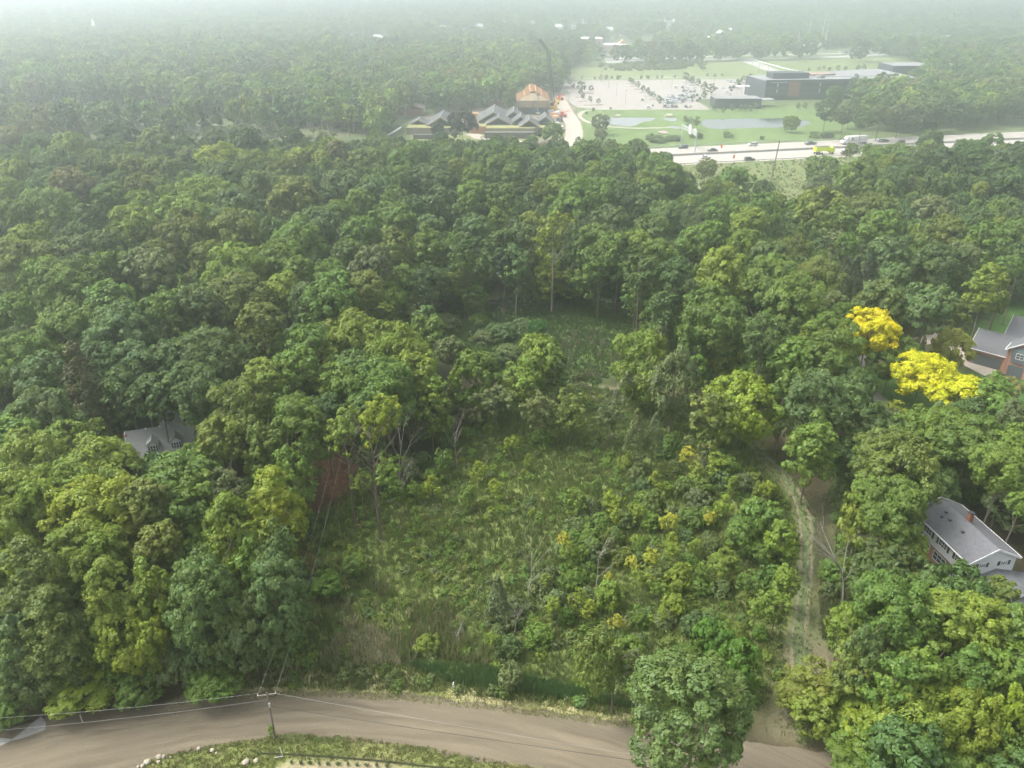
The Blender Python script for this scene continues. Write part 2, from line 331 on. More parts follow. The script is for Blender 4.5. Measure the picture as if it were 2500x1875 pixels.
def crown(kind,seed,lod,material):
    """unit crown: radius 1 across, centre at 0, vertical half height 1"""
    r=np.random.RandomState(seed)
    np_,nt,nl,ls={0:(104,18,14,.028),1:(84,12,8,.050),2:(40,6,4,.12),3:(16,3,3,.27)}[lod]
    form=dict(round=dict(), sparse=dict(pn=.85,ps=.74,rough=.5), willow=dict(ls=.7,droop=1.0,ps=1.0), locust=dict(flat=.45,ps=1.0,layer=1),
              conifer=dict(),larch=dict(),shrub=dict(rough=.35),sapling=dict(pn=.5,ps=1.15,rough=.5),tall=dict(rough=.35))[kind]
    np_=int(np_*form.get('pn',1)); P=[]; rad=[]
    if kind in('conifer','larch'):
        np_=int(np_*1.25); z=r.uniform(0,1,np_)**1.25*2-1; rr=(1-(z+1)/2)**.8*.95+.05; a=r.uniform(0,6.283,np_)
        k=r.uniform(.45,1,np_)**.5; PC=np.stack([np.cos(a)*rr*k,np.sin(a)*rr*k,z],1); pr=.10+.20*rr
    elif kind in('round','tall','locust','shrub','willow'):
        # a full dome of leaf clusters whose surface swells and sinks
        d=unit(r.normal(size=(np_,3))+np.array([0,0,.30])); sx=r.uniform(0,50,3)
        nv=np.array([mnoise.noise(Vector(q*1.35+sx)) for q in d])+.45*np.array([mnoise.noise(Vector(q*3.1+sx)) for q in d])
        rad_=.80+nv*(.30 if kind!='shrub' else .42); rad_=np.clip(rad_,.42,1.0); ins=r.uniform(0,1,np_)<.16; rad_=np.where(ins,rad_*.6,rad_)
        PC=d*rad_[:,None]
        if kind=='tall': PC[:,:2]*=(1-.28*np.clip(PC[:,2:3],0,1))
        if form.get('layer'): PC[:,2]=PC[:,2]+np.sin(PC[:,2]*9)*.05
        pr=r.uniform(.15,.25,np_)*form.get('ps',1)*(1.0 if kind!='shrub' else 1.15)
        if lod>=2: pr=pr*1.2
    else:
        # lobes: a few big masses give an uneven outline; every leaf cluster sits on one of them
        nlobe=r.randint(5,9); LA=r.uniform(0,6.283,nlobe); LZ=r.uniform(-.5,.75,nlobe); LR=r.uniform(.38,.62,nlobe)
        LD=r.uniform(.30,.62,nlobe)*np.sqrt(1-np.clip(LZ,-.8,.8)**2)
        LC=np.stack([np.cos(LA)*LD,np.sin(LA)*LD,LZ*.62],1)
        LC=np.concatenate([LC,[[0,0,.30]]]); LR=np.append(LR,.62)
        w=LR**2; li=r.choice(len(LC),np_,p=w/w.sum())
        d=unit(r.normal(size=(np_,3))+np.array([0,0,.35])); PC=LC[li]+d*LR[li][:,None]*r.uniform(.72,1.02,(np_,1))
        PC[:,2]=PC[:,2]*1.02
        if form.get('rough'): PC*=1+r.normal(size=(np_,1))*form['rough']*.28
        if form.get('layer'): PC[:,2]=np.round(PC[:,2]*4)/4+r.normal(size=np_)*.03; PC[:,2]=PC[:,2]*.8+.1
        pr=r.uniform(.16,.27,np_)*form.get('ps',1)
        if lod>=2: pr=pr*1.15
    pb=np.clip(r.normal(.5,.17,np_),0,1); ph=np.clip(r.normal(.25,.25,np_),0,1)
    # tufts on each cluster, then leaf sprays on each tuft
    up=np.array([0,0,.55]); out=unit(PC+np.array([0,0,.15]))
    d=unit(r.normal(size=(np_,nt,3))+out[:,None]*.75+up); fl=np.array([1,1,form.get('flat',.85)])
    T=PC[:,None]+d*fl*pr[:,None,None]*r.uniform(.75,1.05,(np_,nt,1))
    tr=pr[:,None]*.36
    e=unit(r.normal(size=(np_,nt,nl,3))+d[:,:,None]*.9)
    Cc=T[:,:,None]+e*(tr[:,:,None]*r.uniform(.3,1.1,(np_,nt,nl)))[...,None]
    if form.get('droop'): Cc[...,2]-=np.abs(r.normal(size=Cc.shape[:3]))*.10
    Nn=unit(e*.75+d[:,:,None]*.7+np.array([0,0,.35])+r.normal(size=e.shape)*.38)
    if kind in('conifer','larch'):
        Cc[...,2]-=np.hypot(Cc[...,0],Cc[...,1])*.16; Nn=unit(Nn*.6+np.array([0,0,.4])+r.normal(size=e.shape)*.3)
    sz=ls*form.get('ls',1)*r.uniform(.65,1.35,(np_,nt,nl))
    vb=np.clip(pb[:,None,None]*.6+r.uniform(0,1,(np_,nt,1))*.2+r.uniform(0,1,(np_,nt,nl))*.22,0,1)
    vh=np.clip(ph[:,None,None]+r.normal(size=(np_,nt,nl))*.12,0,1)
    asp=ASP[kind]; fl3=np.array([1,1,asp]); Cc=(PC*fl3)[:,None,None]+(Cc-PC[:,None,None])
    C=Cc.reshape(-1,3); Nn=Nn.reshape(-1,3)
    me=leaves_mesh('crown_%s'%kind,C,Nn,sz.ravel(),np.stack([vb.ravel(),vh.ravel()],1),r,material,elong=1.9 if form.get('droop') else 1.3)
    k=np.empty(len(me.vertices)*3,np.float32); me.vertices.foreach_get('co',k); k[2::3]/=asp; me.vertices.foreach_set('co',k); me.update()
    return me
def trunk_mesh(seed,kind,material,n=6):
    """unit height trunk with limbs; z 0..1, widths as if 20 m tall (scaled with the tree)"""
    r=random.Random(seed); b=MB(); h=.78
    pts=[(0,0,-.01)]; x=y=0
    for i in range(1,6): x+=r.uniform(-.012,.012); y+=r.uniform(-.012,.012); pts.append((x,y,h*i/5))
    b.tube(pts,[.0105,.0085,.0072,.006,.004,.002],n)
    for i in range(7 if kind!='sparse' else 11):
        t=r.uniform(.38,.72); a=r.uniform(0,6.28); k=int(t/h*5); p=Vector(pts[min(k,4)]).lerp(Vector(pts[min(k+1,5)]),(t/h*5)%1)
        l=r.uniform(.1,.2); q1=p+Vector((math.cos(a)*l*.5,math.sin(a)*l*.5,l*.45)); q2=p+Vector((math.cos(a)*l,math.sin(a)*l,l*1.1))
        b.tube([p,q1,q2],[.0036,.0026,.001],4)
    return b.mesh('trunk_'+kind,material)
def dead_mesh(seed,h,spread,levels=4,r0=.22,lean=0,first=.35):
    r=random.Random(seed); b=MB()
    def br(p,d,l,rad,lv):
        n=4; pts=[p]; rr=[rad]; dd=d.copy()
        for i in range(n):
            dd=(dd+Vector((r.uniform(-1,1),r.uniform(-1,1),r.uniform(-.5,.6)))*.16).normalized(); pts.append(pts[-1]+dd*l/n); rr.append(rad*(1-.72*(i+1)/n))
        b.tube(pts,rr,5 if lv>2 else 3)
        if lv>0:
            for k in range(r.randint(3,5) if lv<levels else r.randint(5,7)):
                t=r.uniform(first if lv==levels else .25,1.0); i=min(int(t*n),n-1); q=pts[i].lerp(pts[i+1],t*n-i)
                a=r.uniform(0,6.283); s=spread*r.uniform(.7,1.2)
                nd=(dd+Vector((math.cos(a),math.sin(a),r.uniform(-.05,.5)))*s).normalized()
                br(q,nd,l*r.uniform(.42,.62),rr[i]*.55,lv-1)
    br(Vector((0,0,-.1)),Vector((lean,0,1)).normalized(),h,r0,levels); return b
C0={ # leaf colours
'D':(.062,.110,.028),'M':(.098,.168,.028),'L':(.136,.200,.028),'Y':(.172,.236,.024),'O':(.112,.152,.030),'S':(.105,.142,.052),
'B':(.088,.142,.042),'T':(.155,.165,.055),'G':(.43,.44,.012),'K':(.032,.052,.026),'g':(.28,.31,.035),'A':(.074,.085,.038)}
CNAME={'D':'dark green','M':'mid green','L':'light green','Y':'bright yellow green','O':'olive green','S':'grey green','B':'deep green','T':'tan tinged','G':'golden yellow','K':'blackish green','g':'yellow leaved','A':'brownish green'}
NV={'round':(6,5,6,4),'sparse':(3,2,3,1),'willow':(2,2,2,1),'locust':(2,2,1,1),'conifer':(2,2,2,1),'larch':(1,1,0,0),'shrub':(3,3,3,1),'sapling':(3,3,0,0),'tall':(3,3,3,1)}
_c={}
def crown_mesh(kind,v,lod,inst=False):
    k=(kind,v,lod,inst)
    if k not in _c: _c[k]=crown(kind,sum(map(ord,kind))*13+v*7+lod*101,lod,LEAFI if inst else LEAF)
    return _c[k]
_t={}
def tmesh(kind,v,pale=False):
    k=(kind,v,pale)
    if k not in _t: _t[k]=trunk_mesh(v+50,kind,PALEBARK if pale else BARK)
    return _t[k]
NAMES={'round':'broadleaf_tree','sparse':'thin_crowned_tree','willow':'willow_tree','locust':'spreading_tree','conifer':'conifer_tree','larch':'larch_tree','shrub':'shrub','sapling':'sapling','tall':'upright_tree'}
FORM={'round':'rounded tree','sparse':'thin tree','willow':'drooping willow','locust':'spreading tree','conifer':'conifer','larch':'feathery larch','shrub':'shrub','sapling':'young sapling','tall':'upright tree'}
TREES=[]     # (object, px, py, base label, world xy, radius)
OCC=[]       # crown circles for the filler
def vary(c,amt=.14):
    k=rnd.uniform(1-amt,1+amt); return (c[0]*k*rnd.uniform(.92,1.08),c[1]*k,c[2]*k*rnd.uniform(.85,1.15),1)
def tree(cx,cy_,w,kind='round',col='M',h=None,asp=None,base=None,label=None,cat='tree',z0=0,pale=False,group=None):
    """cx,cy: where the crown's middle shows in the photograph; w its width there; base: foot of the trunk if it shows"""
    A={'round':.95,'sparse':1.25,'willow':1.15,'locust':.62,'conifer':2.0,'larch':2.1,'shrub':.8,'sapling':1.5,'tall':1.5}[kind] if asp is None else asp
    if base is not None:
        g=G(*base); 
        zc=max(ZAT(cy_,g.y),1.0)
        ppm=PX(g.x,g.y,zc)[2]; rr=w/2/ppm; cxw=(cx-1250)/F*((g.y*cT-(zc-H)*sT)); off=(cxw-g.x); rz=rr*A
        rz=min(rz,zc*.93)
    else:
        if h is None: h={'shrub':2.6,'sapling':5,'conifer':20,'larch':9}.get(kind,21)
        rr=5
        for _ in range(4):
            rz=min(rr*A,h*.46); zc=h-rz*.92; g=G(cx,cy_+0,zc+rz*.18); rr=w/2/PX(g.x,g.y,zc)[2]
        rz=min(rr*A,h*.46); off=0
        e1=sdist(np.array([[g.x,g.y]]),ROADP)[0]
        if e1>-2.0 and kind!='shrub' and h>5: return tree(cx,cy_,w,kind,col,h*.9,asp,None,label,cat,z0,pale,group)
        if kind in('round','tall') and (e1>-6 or sdist(np.array([[g.x,g.y]]),FIELD)[0]>-5): rz=max(rz,h*.42)
        zc=h-rz*.97
        if kind in('shrub',): zc=rz*.75
    ppm=PX(g.x,g.y,zc)[2]*.41; pxr=rr*ppm
    shape=kind
    if kind=='round' and rz/rr>1.5: kind='tall'
    lod=0 if pxr>27 else 1 if pxr>6 else 2
    nvar=NV[kind][lod] or NV[kind][1] or 1
    if NV[kind][lod]==0: lod=1
    v=rnd.randrange(nvar); 
    o=thing(NAMES[shape],(g.x,g.y,z0),label or '',cat,rz=rnd.uniform(0,6.28),group=group)
    ca,sa=math.cos(o.rotation_euler.z),math.sin(o.rotation_euler.z)
    c=ob('crown',crown_mesh(kind,v,lod),o,(off*ca,-off*sa,zc)); c.scale=(rr,rr*rnd.uniform(.9,1.1),rz*(.92 if kind=='conifer' else 1)); c.color=vary(C0[col] if isinstance(col,str) else col,.12)
    if kind!='shrub' and pxr>3:
        t=ob('trunk',tmesh('sparse' if kind in('sparse','sapling') else 'round',v%3,pale),o,(0,0,0)); ht=(zc+rz*.6)/.78; 
        t.scale=(ht*.9,ht*.9,ht); 
        if off: t.rotation_euler=(0,0,-o.rotation_euler.z); 
    TREES.append((o,cx,cy_,None if label else (col if isinstance(col,str) else 'M',shape),(g.x,g.y),rr)); OCC.append((g.x,g.y,rr,h or zc))
    return o
# catalogue: x, y, width in the photograph, kind letter + colour letter, height (m)
KL={'r':'round','s':'sparse','w':'willow','l':'locust','c':'conifer','x':'larch','b':'shrub','p':'sapling','t':'tall'}
CAT='''
235 1240 225 rY 20;205 1345 190 rL 19;350 1215 120 rO 20;385 1320 110 rO 18;72 1400 200 rO 20;119 1504 180 rO 18;43 1225 190 rL 20;22 1530 120 rB 18;60 1640 140 rB 17;0 1730 110 rM 15
260 1425 160 rL 18;365 1405 125 rL 18;330 1510 180 rY 17;246 1540 120 rM 16;217 1650 190 rY 12;336 1668 115 rM 10;434 1610 115 wS 12;524 1650 135 rM 10
485 1405 190 rB 20;465 1520 150 rB 18;600 1500 160 rB 18;669 1390 160 rB 19;675 1530 90 rM 14;553 1275 170 rL 20;669 1310 120 rB 18;610 1350 120 rM 17;662 1210 165 rY 18
450 1185 190 rM 20;545 1185 95 rS 18;434 1165 150 rM 18;225 1140 190 rL 18;75 1130 190 rL 20;150 1180 150 rL 19
590 985 150 rO 20;535 1060 120 rO 19;640 1065 110 rO 18;725 1015 165 rM 20;708 1120 110 rM 17;640 915 110 rL 20;722 895 120 rM 20;499 865 165 rB 21;478 945 150 rB 20;289 810 170 rB 21;163 800 140 rM 21
380 955 130 rD 19;310 935 130 rD 19;190 900 105 cA 24;100 915 130 rB 20;40 870 140 rM 21;98 1005 150 rB 20;28 1060 130 rM 19;225 1050 80 rL 12;160 1065 110 rL 17;330 880 130 rD 20;420 870 110 rD 20;255 880 110 rD 20
'''
CAT+='''
288 330 110 rD;377 350 95 rO;88 356 80 rB;19 335 70 rT;65 312 40 tT;104 315 42 tT;165 364 95 rL;453 358 60 rD;519 340 75 rB;600 356 110 rD;711 330 55 rD;807 358 60 rL;461 378 60 rS;527 405 135 rY;615 396 85 rL;749 402 120 rL;692 412 85 rO
307 408 85 rO;400 416 95 rO;230 412 80 rB;134 410 110 rB;35 425 85 rL;38 394 60 rM;23 456 60 rL;181 454 110 rT;142 438 50 rT;538 438 120 rD;630 446 85 rB;284 446 65 rB;346 454 85 rO;407 466 45 rL;500 484 160 rL;569 480 60 rS
719 482 135 rO;265 476 85 rM;346 496 85 rM;442 524 125 rL;584 520 130 rB;327 546 125 rL;211 526 80 rB;115 508 150 rM;31 515 80 rM;769 546 110 rB;661 549 60 rB;822 510 60 rM;576 568 150 rO;453 576 140 rO;377 607 65 rO;722 592 140 rM
838 612 60 rB;507 622 95 rO;692 622 110 rM;77 592 130 rL;181 607 95 rS;192 574 80 rB;250 590 80 rB;58 640 150 rO;365 650 120 rS;269 650 110 rM;573 655 145 rL;692 700 95 rL;730 652 80 rM;807 660 80 rM;826 690 90 rM;173 700 170 rM
108 670 120 rM;269 726 120 rM;404 752 120 rM;477 732 100 rB;576 728 160 rO;749 718 85 rB;788 740 120 rM;300 762 90 rB;154 780 110 rB;31 750 90 rM;634 778 110 rO
896 392 90 rO;823 362 55 rT;984 392 85 rM;838 446 85 rB;915 458 85 rB;981 424 60 rM;1046 430 80 rB;1015 364 60 rM;1088 436 60 rD;1119 404 55 rO;1157 427 60 rL;1184 382 60 rM;1261 380 60 rM;1215 396 55 rM;1253 419 60 rM;1338 415 85 rB;1357 384 50 rM
1434 374 85 rM;1453 415 60 rL;1511 397 80 rM;1588 406 90 rM;1555 362 60 rM 15;1626 430 85 rM;1369 458 95 rL;1319 458 50 rO;1223 473 75 rM;1154 469 80 rM;1420 500 150 rM;1476 465 90 rM;1530 473 65 rD;1588 485 90 rB;1626 520 80 rB;1492 535 90 rB
1077 496 100 rD;1138 500 60 rM;965 486 75 rM;1008 500 65 rD;877 488 75 rM;819 515 60 rM;961 536 110 rM;877 560 85 rM;1050 550 75 rB;1157 556 90 rB;1215 535 55 tL;1277 572 75 rB;1042 600 100 tM;1223 606 95 tD;1130 625 80 tD;1453 582 100 rM;1510 606 110 rM
1553 596 90 rL;1607 612 80 rM;1599 552 80 rB;1553 700 80 tM 16;1615 715 80 tM 16;1569 655 95 rD;854 612 80 rM;965 600 90 tO;908 645 115 rS;984 690 95 tM 16;888 698 100 rO;823 716 120 rM;1046 684 85 tD 18;1230 640 60 tK 17
1633 425 80 rM;1722 410 50 sO 14;1795 440 90 rM 16;1864 460 62 rD 9;2007 405 85 rM 12;2003 444 70 wS 8;2088 430 100 rM;2141 458 80 wO 14;2170 410 75 rM 16;2202 428 45 sA 14;2206 466 45 rM 10;2324 458 85 rB 12;2316 474 60 rM 8;2402 460 60 rA 11
2459 400 90 rD;2380 388 95 rD;2300 400 110 rD;2240 400 90 rD;2360 360 60 rM 16;2490 370 70 rD;2420 350 60 rM 16;2130 380 70 rM 16;2190 372 60 rM 15;2080 362 35 rM 12;2270 340 60 rD 15;2440 430 90 rD;2500 440 80 rD;2270 360 22 tS 17
2267 468 34 cB 11;2198 488 45 cB 12;2459 516 90 rB 14;1864 516 100 rM;2007 506 130 rL;2048 535 85 rM;1771 508 90 rM;1828 538 90 rL;2129 508 105 rO 17;2271 518 110 rS 17;2149 553 100 rM;2312 560 90 rO;2381 536 85 rD 17;1946 606 75 wO 16
2039 588 70 sS;2068 592 55 rM;2170 612 100 rB;2292 645 135 rD;2414 588 110 rM;2414 690 100 tL 22;2463 645 60 rM 20;2186 668 75 rB;2153 725 120 rB;2271 742 130 rB;2341 762 75 sO 16;2125 645 45 cK 20;2088 660 50 cK 21;1999 680 135 wO 19;2039 735 70 rS 17;2056 760 60 rM 17
1763 660 150 rL;1885 680 140 rM;1877 616 80 rB;1820 587 80 rL;1742 566 75 rM;1694 587 90 rM;1946 730 150 rM;1742 775 165 rM;1865 810 120 rD;2039 828 145 rM 19;1934 862 110 rM 18;1865 905 60 rM 11;1650 660 80 rD;1624 740 80 tD;2500 620 80 rD;2350 620 80 rS;2480 560 60 rM;2440 740 50 rM 14
2010 880 115 rM 18;1995 965 150 rB 19;1925 925 100 rM 18;1990 1050 125 rM 17;2100 1050 80 sS 9;2300 1045 185 lM 16;2377 1060 170 lM 17;2190 1130 215 rO 19;2187 1235 165 rM 17;2120 1190 90 rM 15;2444 1135 140 rL 18;2490 1080 100 rL 18;2495 1225 70 rM 14
2453 945 70 sT 11;2480 1010 80 wS 13;2216 1340 110 rL 10;2182 1470 180 rM 16;2118 1550 95 rB 15;2062 1514 95 rL 12;2096 1600 130 rO 12;2314 1500 150 rL 15;2392 1510 165 rL 15;2484 1520 120 rM 15;2194 1630 130 rM 14;2262 1605 130 rM 14
2370 1625 140 rM 13;2465 1620 130 rM 13;2446 1440 80 rO 7;2360 1445 80 rO 7;2255 1450 100 rM 9;2215 1410 80 rO 9;2100 1420 60 rB 7;1985 1725 120 rL 7;2126 1760 200 rL 14;2225 1710 190 rL 16;2111 1830 200 rM 12;2260 1810 230 rM 16;2371 1720 150 rL 16;2446 1785 150 rM 15;2490 1695 90 rY 14;2360 1840 160 rM 13
850 835 180 rL 19;960 850 165 rL 19;930 950 185 rM 19;1010 900 120 rL 18;880 1010 110 rB 16;820 930 120 rM 18;1160 900 125 rM 15;1050 950 105 rL 15;760 830 110 rM 19;1316 865 130 rL 15;1350 880 85 rB 13;1265 930 110 sL 13;790 1000 110 rD 16;860 900 110 rB 18;1100 850 80 rS 13
1569 868 150 rL 16;1700 885 75 rM 11;1620 800 60 rM 10
'''
OVR={}
for ln in CAT.strip().replace('\n',';').split(';'):
    q=ln.split()
    if q: tree(float(q[0]),float(q[1]),float(q[2]),KL[q[3][0]],q[3][1],float(q[4]) if len(q)>4 else None)
# trees worth a description of their own
T=tree
T(2125,800,135,'round','G',h=18,asp=.85,label='golden yellow tree furthest back, above the curving driveway')
T(2255,900,135,'round','G',h=13,asp=.8,label='golden yellow tree beside the tree with cream blossom, left of the brick house')
T(2345,958,135,'round','G',h=12,asp=.7,label='golden yellow tree nearest the viewer of the bright yellow ones')
T(2191,990,46,'sapling','g',h=5,asp=.8,label='small yellow green tree at the edge of the driveway under the golden trees')
T(2182,862,140,'locust','M',h=13,asp=.75,label='mid green domed tree standing between the golden yellow trees')
T(2328,842,98,'round','g',h=11,asp=1.0,label='round tree speckled with cream blossom beside the black car'); TREES[-1][0].children[0].color=(.22,.25,.045,1)
T(2247,812,40,'conifer','K',h=9,label='small dark spruce behind the curving driveway')
T(2330,925,42,'conifer','D',h=6,label='small conifer on the lawn below the concrete parking pad')
T(1350,585,95,'sparse','L',base=(1346,761),asp=1.5,pale=True,label='tall thin tree with long bare pale trunk at the back of the clearing')
T(1261,655,78,'tall','B',base=(1258,769),asp=1.7,pale=True,label='upright blue green tree on a bare pole of trunk beside fallen logs')
T(1440,665,85,'tall','M',base=(1457,777),asp=1.6,label='tall tree on a cluster of leaning trunks at the back of the clearing')
T(1495,640,70,'tall','M',base=(1459,778),asp=1.6,label='right hand tree of the trunk cluster at the back of the clearing')
T(1157,722,60,'round','M',h=9,asp=1.2,label='short leafy tree at the top left corner of the rear clearing')
T(1650,915,120,'willow','S',h=17,asp=1.4,label='ash grey green drooping tree in the middle of the far scrub')
T(1814,975,175,'round','Y',h=15,label='large yellow green tree at the bend of the grassy track')
T(1740,1010,125,'sparse','O',h=14,label='olive thin crowned tree in front of the large yellow green tree')
T(1555,1035,52,'larch','S',h=13,label='slim grey green larch, left of two, in the middle scrub')
T(1600,1040,46,'larch','S',h=12,label='slim grey green larch, right of two, in the middle scrub')
T(1215,1445,62,'larch','S',h=8,label='soft cone of a larch in the middle of the near scrub')
T(1682,1745,300,'tall',(.078,.135,.036),base=(1662,1945),asp=1.3,label='large full tree in the foreground overhanging the dirt road')
T(1457,1612,118,'willow','O',base=(1492,1742),asp=1.7,label='rounded olive willow beside the dirt road')
T(1544,1625,72,'sparse','S',base=(1552,1738),asp=1.4,pale=True,label='thin pale barked tree between willow and large roadside tree')
T(1248,1652,62,'round','S',base=(1248,1698),asp=1.1,label='small shrubby tree standing alone on the grass verge')
T(1810,1600,115,'round',(.06,.14,.018),h=9,label='vivid green bushy tree behind the large foreground tree')
T(1742,1545,90,'round',(.07,.15,.02),h=7,label='vivid green bush left of the path and above the foreground tree')
T(1872,1485,85,'sparse','L',base=(1880,1560),label='thin tree with leaning trunk beside the near part of the track')
T(1924,1410,65,'tall','L',h=8,label='leafy conical tree on the left bank of the track, nearer one')
T(1911,1305,78,'tall','L',h=9,asp=1.4,label='pale green pointed tree on the left bank of the track')
T(1859,1255,105,'round','M',h=8,label='rounded green tree where the track narrows')
T(1810,1290,70,'round','M',h=7,label='small green tree left of the rounded one by the track')
T(1982,1668,150,'round','g',h=7,asp=.6,label='yellowish spreading shrub tree on the right bank of the track'); TREES[-1][0].children[0].color=(.135,.17,.03,1)
T(839,1060,85,'sparse','L',base=(866,1275),asp=1.6,label='thin leaning yellow green tree beside the red leaf litter')
T(925,1035,95,'sparse','Y',base=(928,1298),asp=1.7,label='tall airy yellow green tree at the left edge of the marsh')
T(948,1150,80,'sparse','L',base=(930,1318),asp=1.2,label='tree on a forked leaning trunk at the left edge of the marsh')
T(880,1180,60,'sparse','L',base=(895,1275),asp=1.2,label='small thin tree between two taller trunks at the marsh edge')
T(1081,1126,55,'sparse','M',base=(1085,1172),label='small thin tree in the shade behind the marsh')
T(1316,1010,95,'sparse','S',base=(1316,1083),label='bare stemmed grey green tree in the middle of the view')
T(1205,990,90,'sparse','S',base=(1210,1075),label='grey thin crowned tree right of the big left clump')
T(1390,1010,100,'sparse','O',base=(1395,1080),label='olive tree with low hanging branches in the middle of the view')
T(1490,1010,80,'sparse','S',base=(1484,1090),label='grey thin tree with a tall bare leader in the middle scrub')
T(1405,1225,60,'sparse','L',base=(1402,1275),asp=1.3,label='thin yellow green tree alone in the marsh grass')
T(799,1425,80,'round',(.075,.15,.02),h=4,label='bright green bush below the power line')
T(862,1375,62,'round','M',h=3.5,label='green bush up and right of the bright one under the power line')
T(1042,1552,62,'shrub','L',h=3.5,label='light green bush at the right end of the dry reeds')
T(1311,797,48,'round',(.045,.12,.02),h=5,asp=1.1,label='small vivid round tree in front of the rear clearing')
for x,y,w,c,h in ((1086,776,75,'S',3),(1223,800,70,'B',4),(1180,815,60,'S',3),(1270,790,60,'B',4),(1240,850,70,'S',3),(1200,870,60,'B',3),(1170,770,50,'M',3),(1408,912,26,'S',2),(1320,1060,60,'M',3)):
    T(x,y,w,'shrub',c,h=h,cat='shrub')
SAP='''1055 1182 45 Y;1147 1205 45 L;1167 1146 42 Y;1207 1189 40 Y;1250 1083 36 Y;1636 1272 44 g;1640 1316 36 Y;1492 1224 50 Y;1588 1360 40 g;1570 1412 52 L;1545 1372 34 g;1487 1412 32 g;1732 1263 30 g;1771 1228 42 Y;1610 1434 36 L;1618 1495 26 Y;1505 1515 36 g;1413 1456 46 Y;1439 1482 40 Y;1876 1194 42 Y;1376 1315 36 g;1384 1345 44 L;1304 1355 22 M;1715 1390 42 M;1771 1368 62 L;1500 1255 40 Y;1350 1480 44 Y;1595 1210 32 M;1450 1330 30 L;1700 1150 50 L;1600 1170 40 Y;1680 1110 44 g;1750 1130 60 L;1790 1180 40 L;1860 1350 46 M;1500 1300 34 M;1560 1250 36 L;1330 1415 30 L;1300 1250 20 Y;1290 1120 28 L;962 1285 30 M;1010 1190 34 M;880 1345 20 Y;855 1338 18 Y;1460 1180 30 M;1530 1120 40 L;1830 1420 50 M;1340 1200 24 M;1655 1430 34 L;1200 1560 38 L;1640 1345 40 Y;1560 1330 34 M;1700 1330 34 L'''
for ln in SAP.replace('\n',';').split(';'):
    q=ln.split(); tree(float(q[0]),float(q[1]),float(q[2]),'sapling',q[3],cat='sapling',h=2.2+float(q[2])*.06)
# shrub thicket in the marsh and along its banks
sr=random.Random(5)
THK=poly([(1180,1590),(1290,1420),(1400,1290),(1500,1180),(1600,1080),(1800,1090),(1900,1260),(1920,1400),(1880,1560),(1700,1640),(1560,1600),(1420,1650),(1250,1640)])
EDGE=poly([(860,1290),(1080,1180),(1250,1030),(1300,960),(1200,900),(1050,1040),(830,1140),(900,1230)])
def scatter_in(poly_,n,mind,seed,avoid=None):
    r=np.random.RandomState(seed); lo=poly_.min(0); hi=poly_.max(0); out=[]; k=0
    while len(out)<n and k<n*60:
        k+=1; p=r.uniform(lo,hi)
        if sdist(p[None],poly_)[0]<0: continue
        if any((p[0]-q[0])**2+(p[1]-q[1])**2<mind**2 for q in out): continue
        if avoid and avoid(p): continue
        out.append(p)
    return out
SHR=[]
PGv=[(v.x,v.y) for v in smooth([Vector((p.x,p.y,0)) for p in PATHG],4)]
def onpath(p): return min((p[0]-a)**2+(p[1]-b)**2 for a,b in PGv)<3.2**2
for P_,n,md,sd_,cols in ((THK,96,2.2,3,'SMBMSLSMBO'),(BANK,36,2.4,4,'MBBSM'),(EDGE,34,2.6,5,'MSDDS')):
    for p in scatter_in(P_,n,md,sd_,onpath):
        rr=sr.uniform(.9,2.1); hh=rr*sr.uniform(1.0,1.7); X,Y=p; px,py,ppm=PX(X,Y,hh*.5); col=sr.choice(cols); k=sr.randrange(3)
        o=thing('shrub',(X,Y,0),'','shrub',rz=sr.uniform(0,6.28))
        c=ob('crown',crown_mesh('shrub',k,1 if rr*ppm*.41<16 else 0),o,(0,0,hh*.5)); c.scale=(rr,rr,hh*.62); c.color=vary(C0[col],.16); TREES.append((o,px,py,(col,'shrub'),(X,Y),rr))
# dead trees
def dead(base,mesh,label,name='dead_tree',cat='dead tree',rz=0):
    g=G(*base); o=thing(name,(g.x,g.y,0),label,cat,rz=rz); mesh.build('branches',DEADBARK,o); return o
dead((2058,1475),dead_mesh(3,9.0,.85,4,.26,-.12,.5),'large bleached dead tree with wide bare branches right of the track',rz=.5)
dead((1290,1460),dead_mesh(5,7.5,.9,2,.09),'bare dead snag with short side branches in the marsh')
dead((1452,1452),dead_mesh(6,7.5,.9,2,.08),'dark bare snag right of the other snag in the marsh')
dead((978,1200),dead_mesh(8,10,.5,3,.14,.05),'grey dead tree behind the airy yellow green tree')
dead((990,1225),dead_mesh(9,7,.6,3,.12,-.1),'broken dead tree with tangled branches at the marsh edge')
dead((1115,1150),dead_mesh(10,8,.6,3,.11),'thin dead tree in the shade at the back of the marsh')
dead((1488,1075),dead_mesh(14,11,.5,2,.13),'tall bare stem standing in the middle scrub')
dead((1255,1550),dead_mesh(15,4,.8,3,.07),'low twiggy dead bush near the larch')
dead((1120,1590),dead_mesh(16,3.5,.8,3,.07),'low grey dead bush right of the dry reeds')
dead((1700,1180),dead_mesh(17,4,.7,3,.08),'small grey dead bush among the yellow saplings')
dead((1975,1430),dead_mesh(18,4,.7,3,.07),'thin dead bush between the track and the big dead tree')
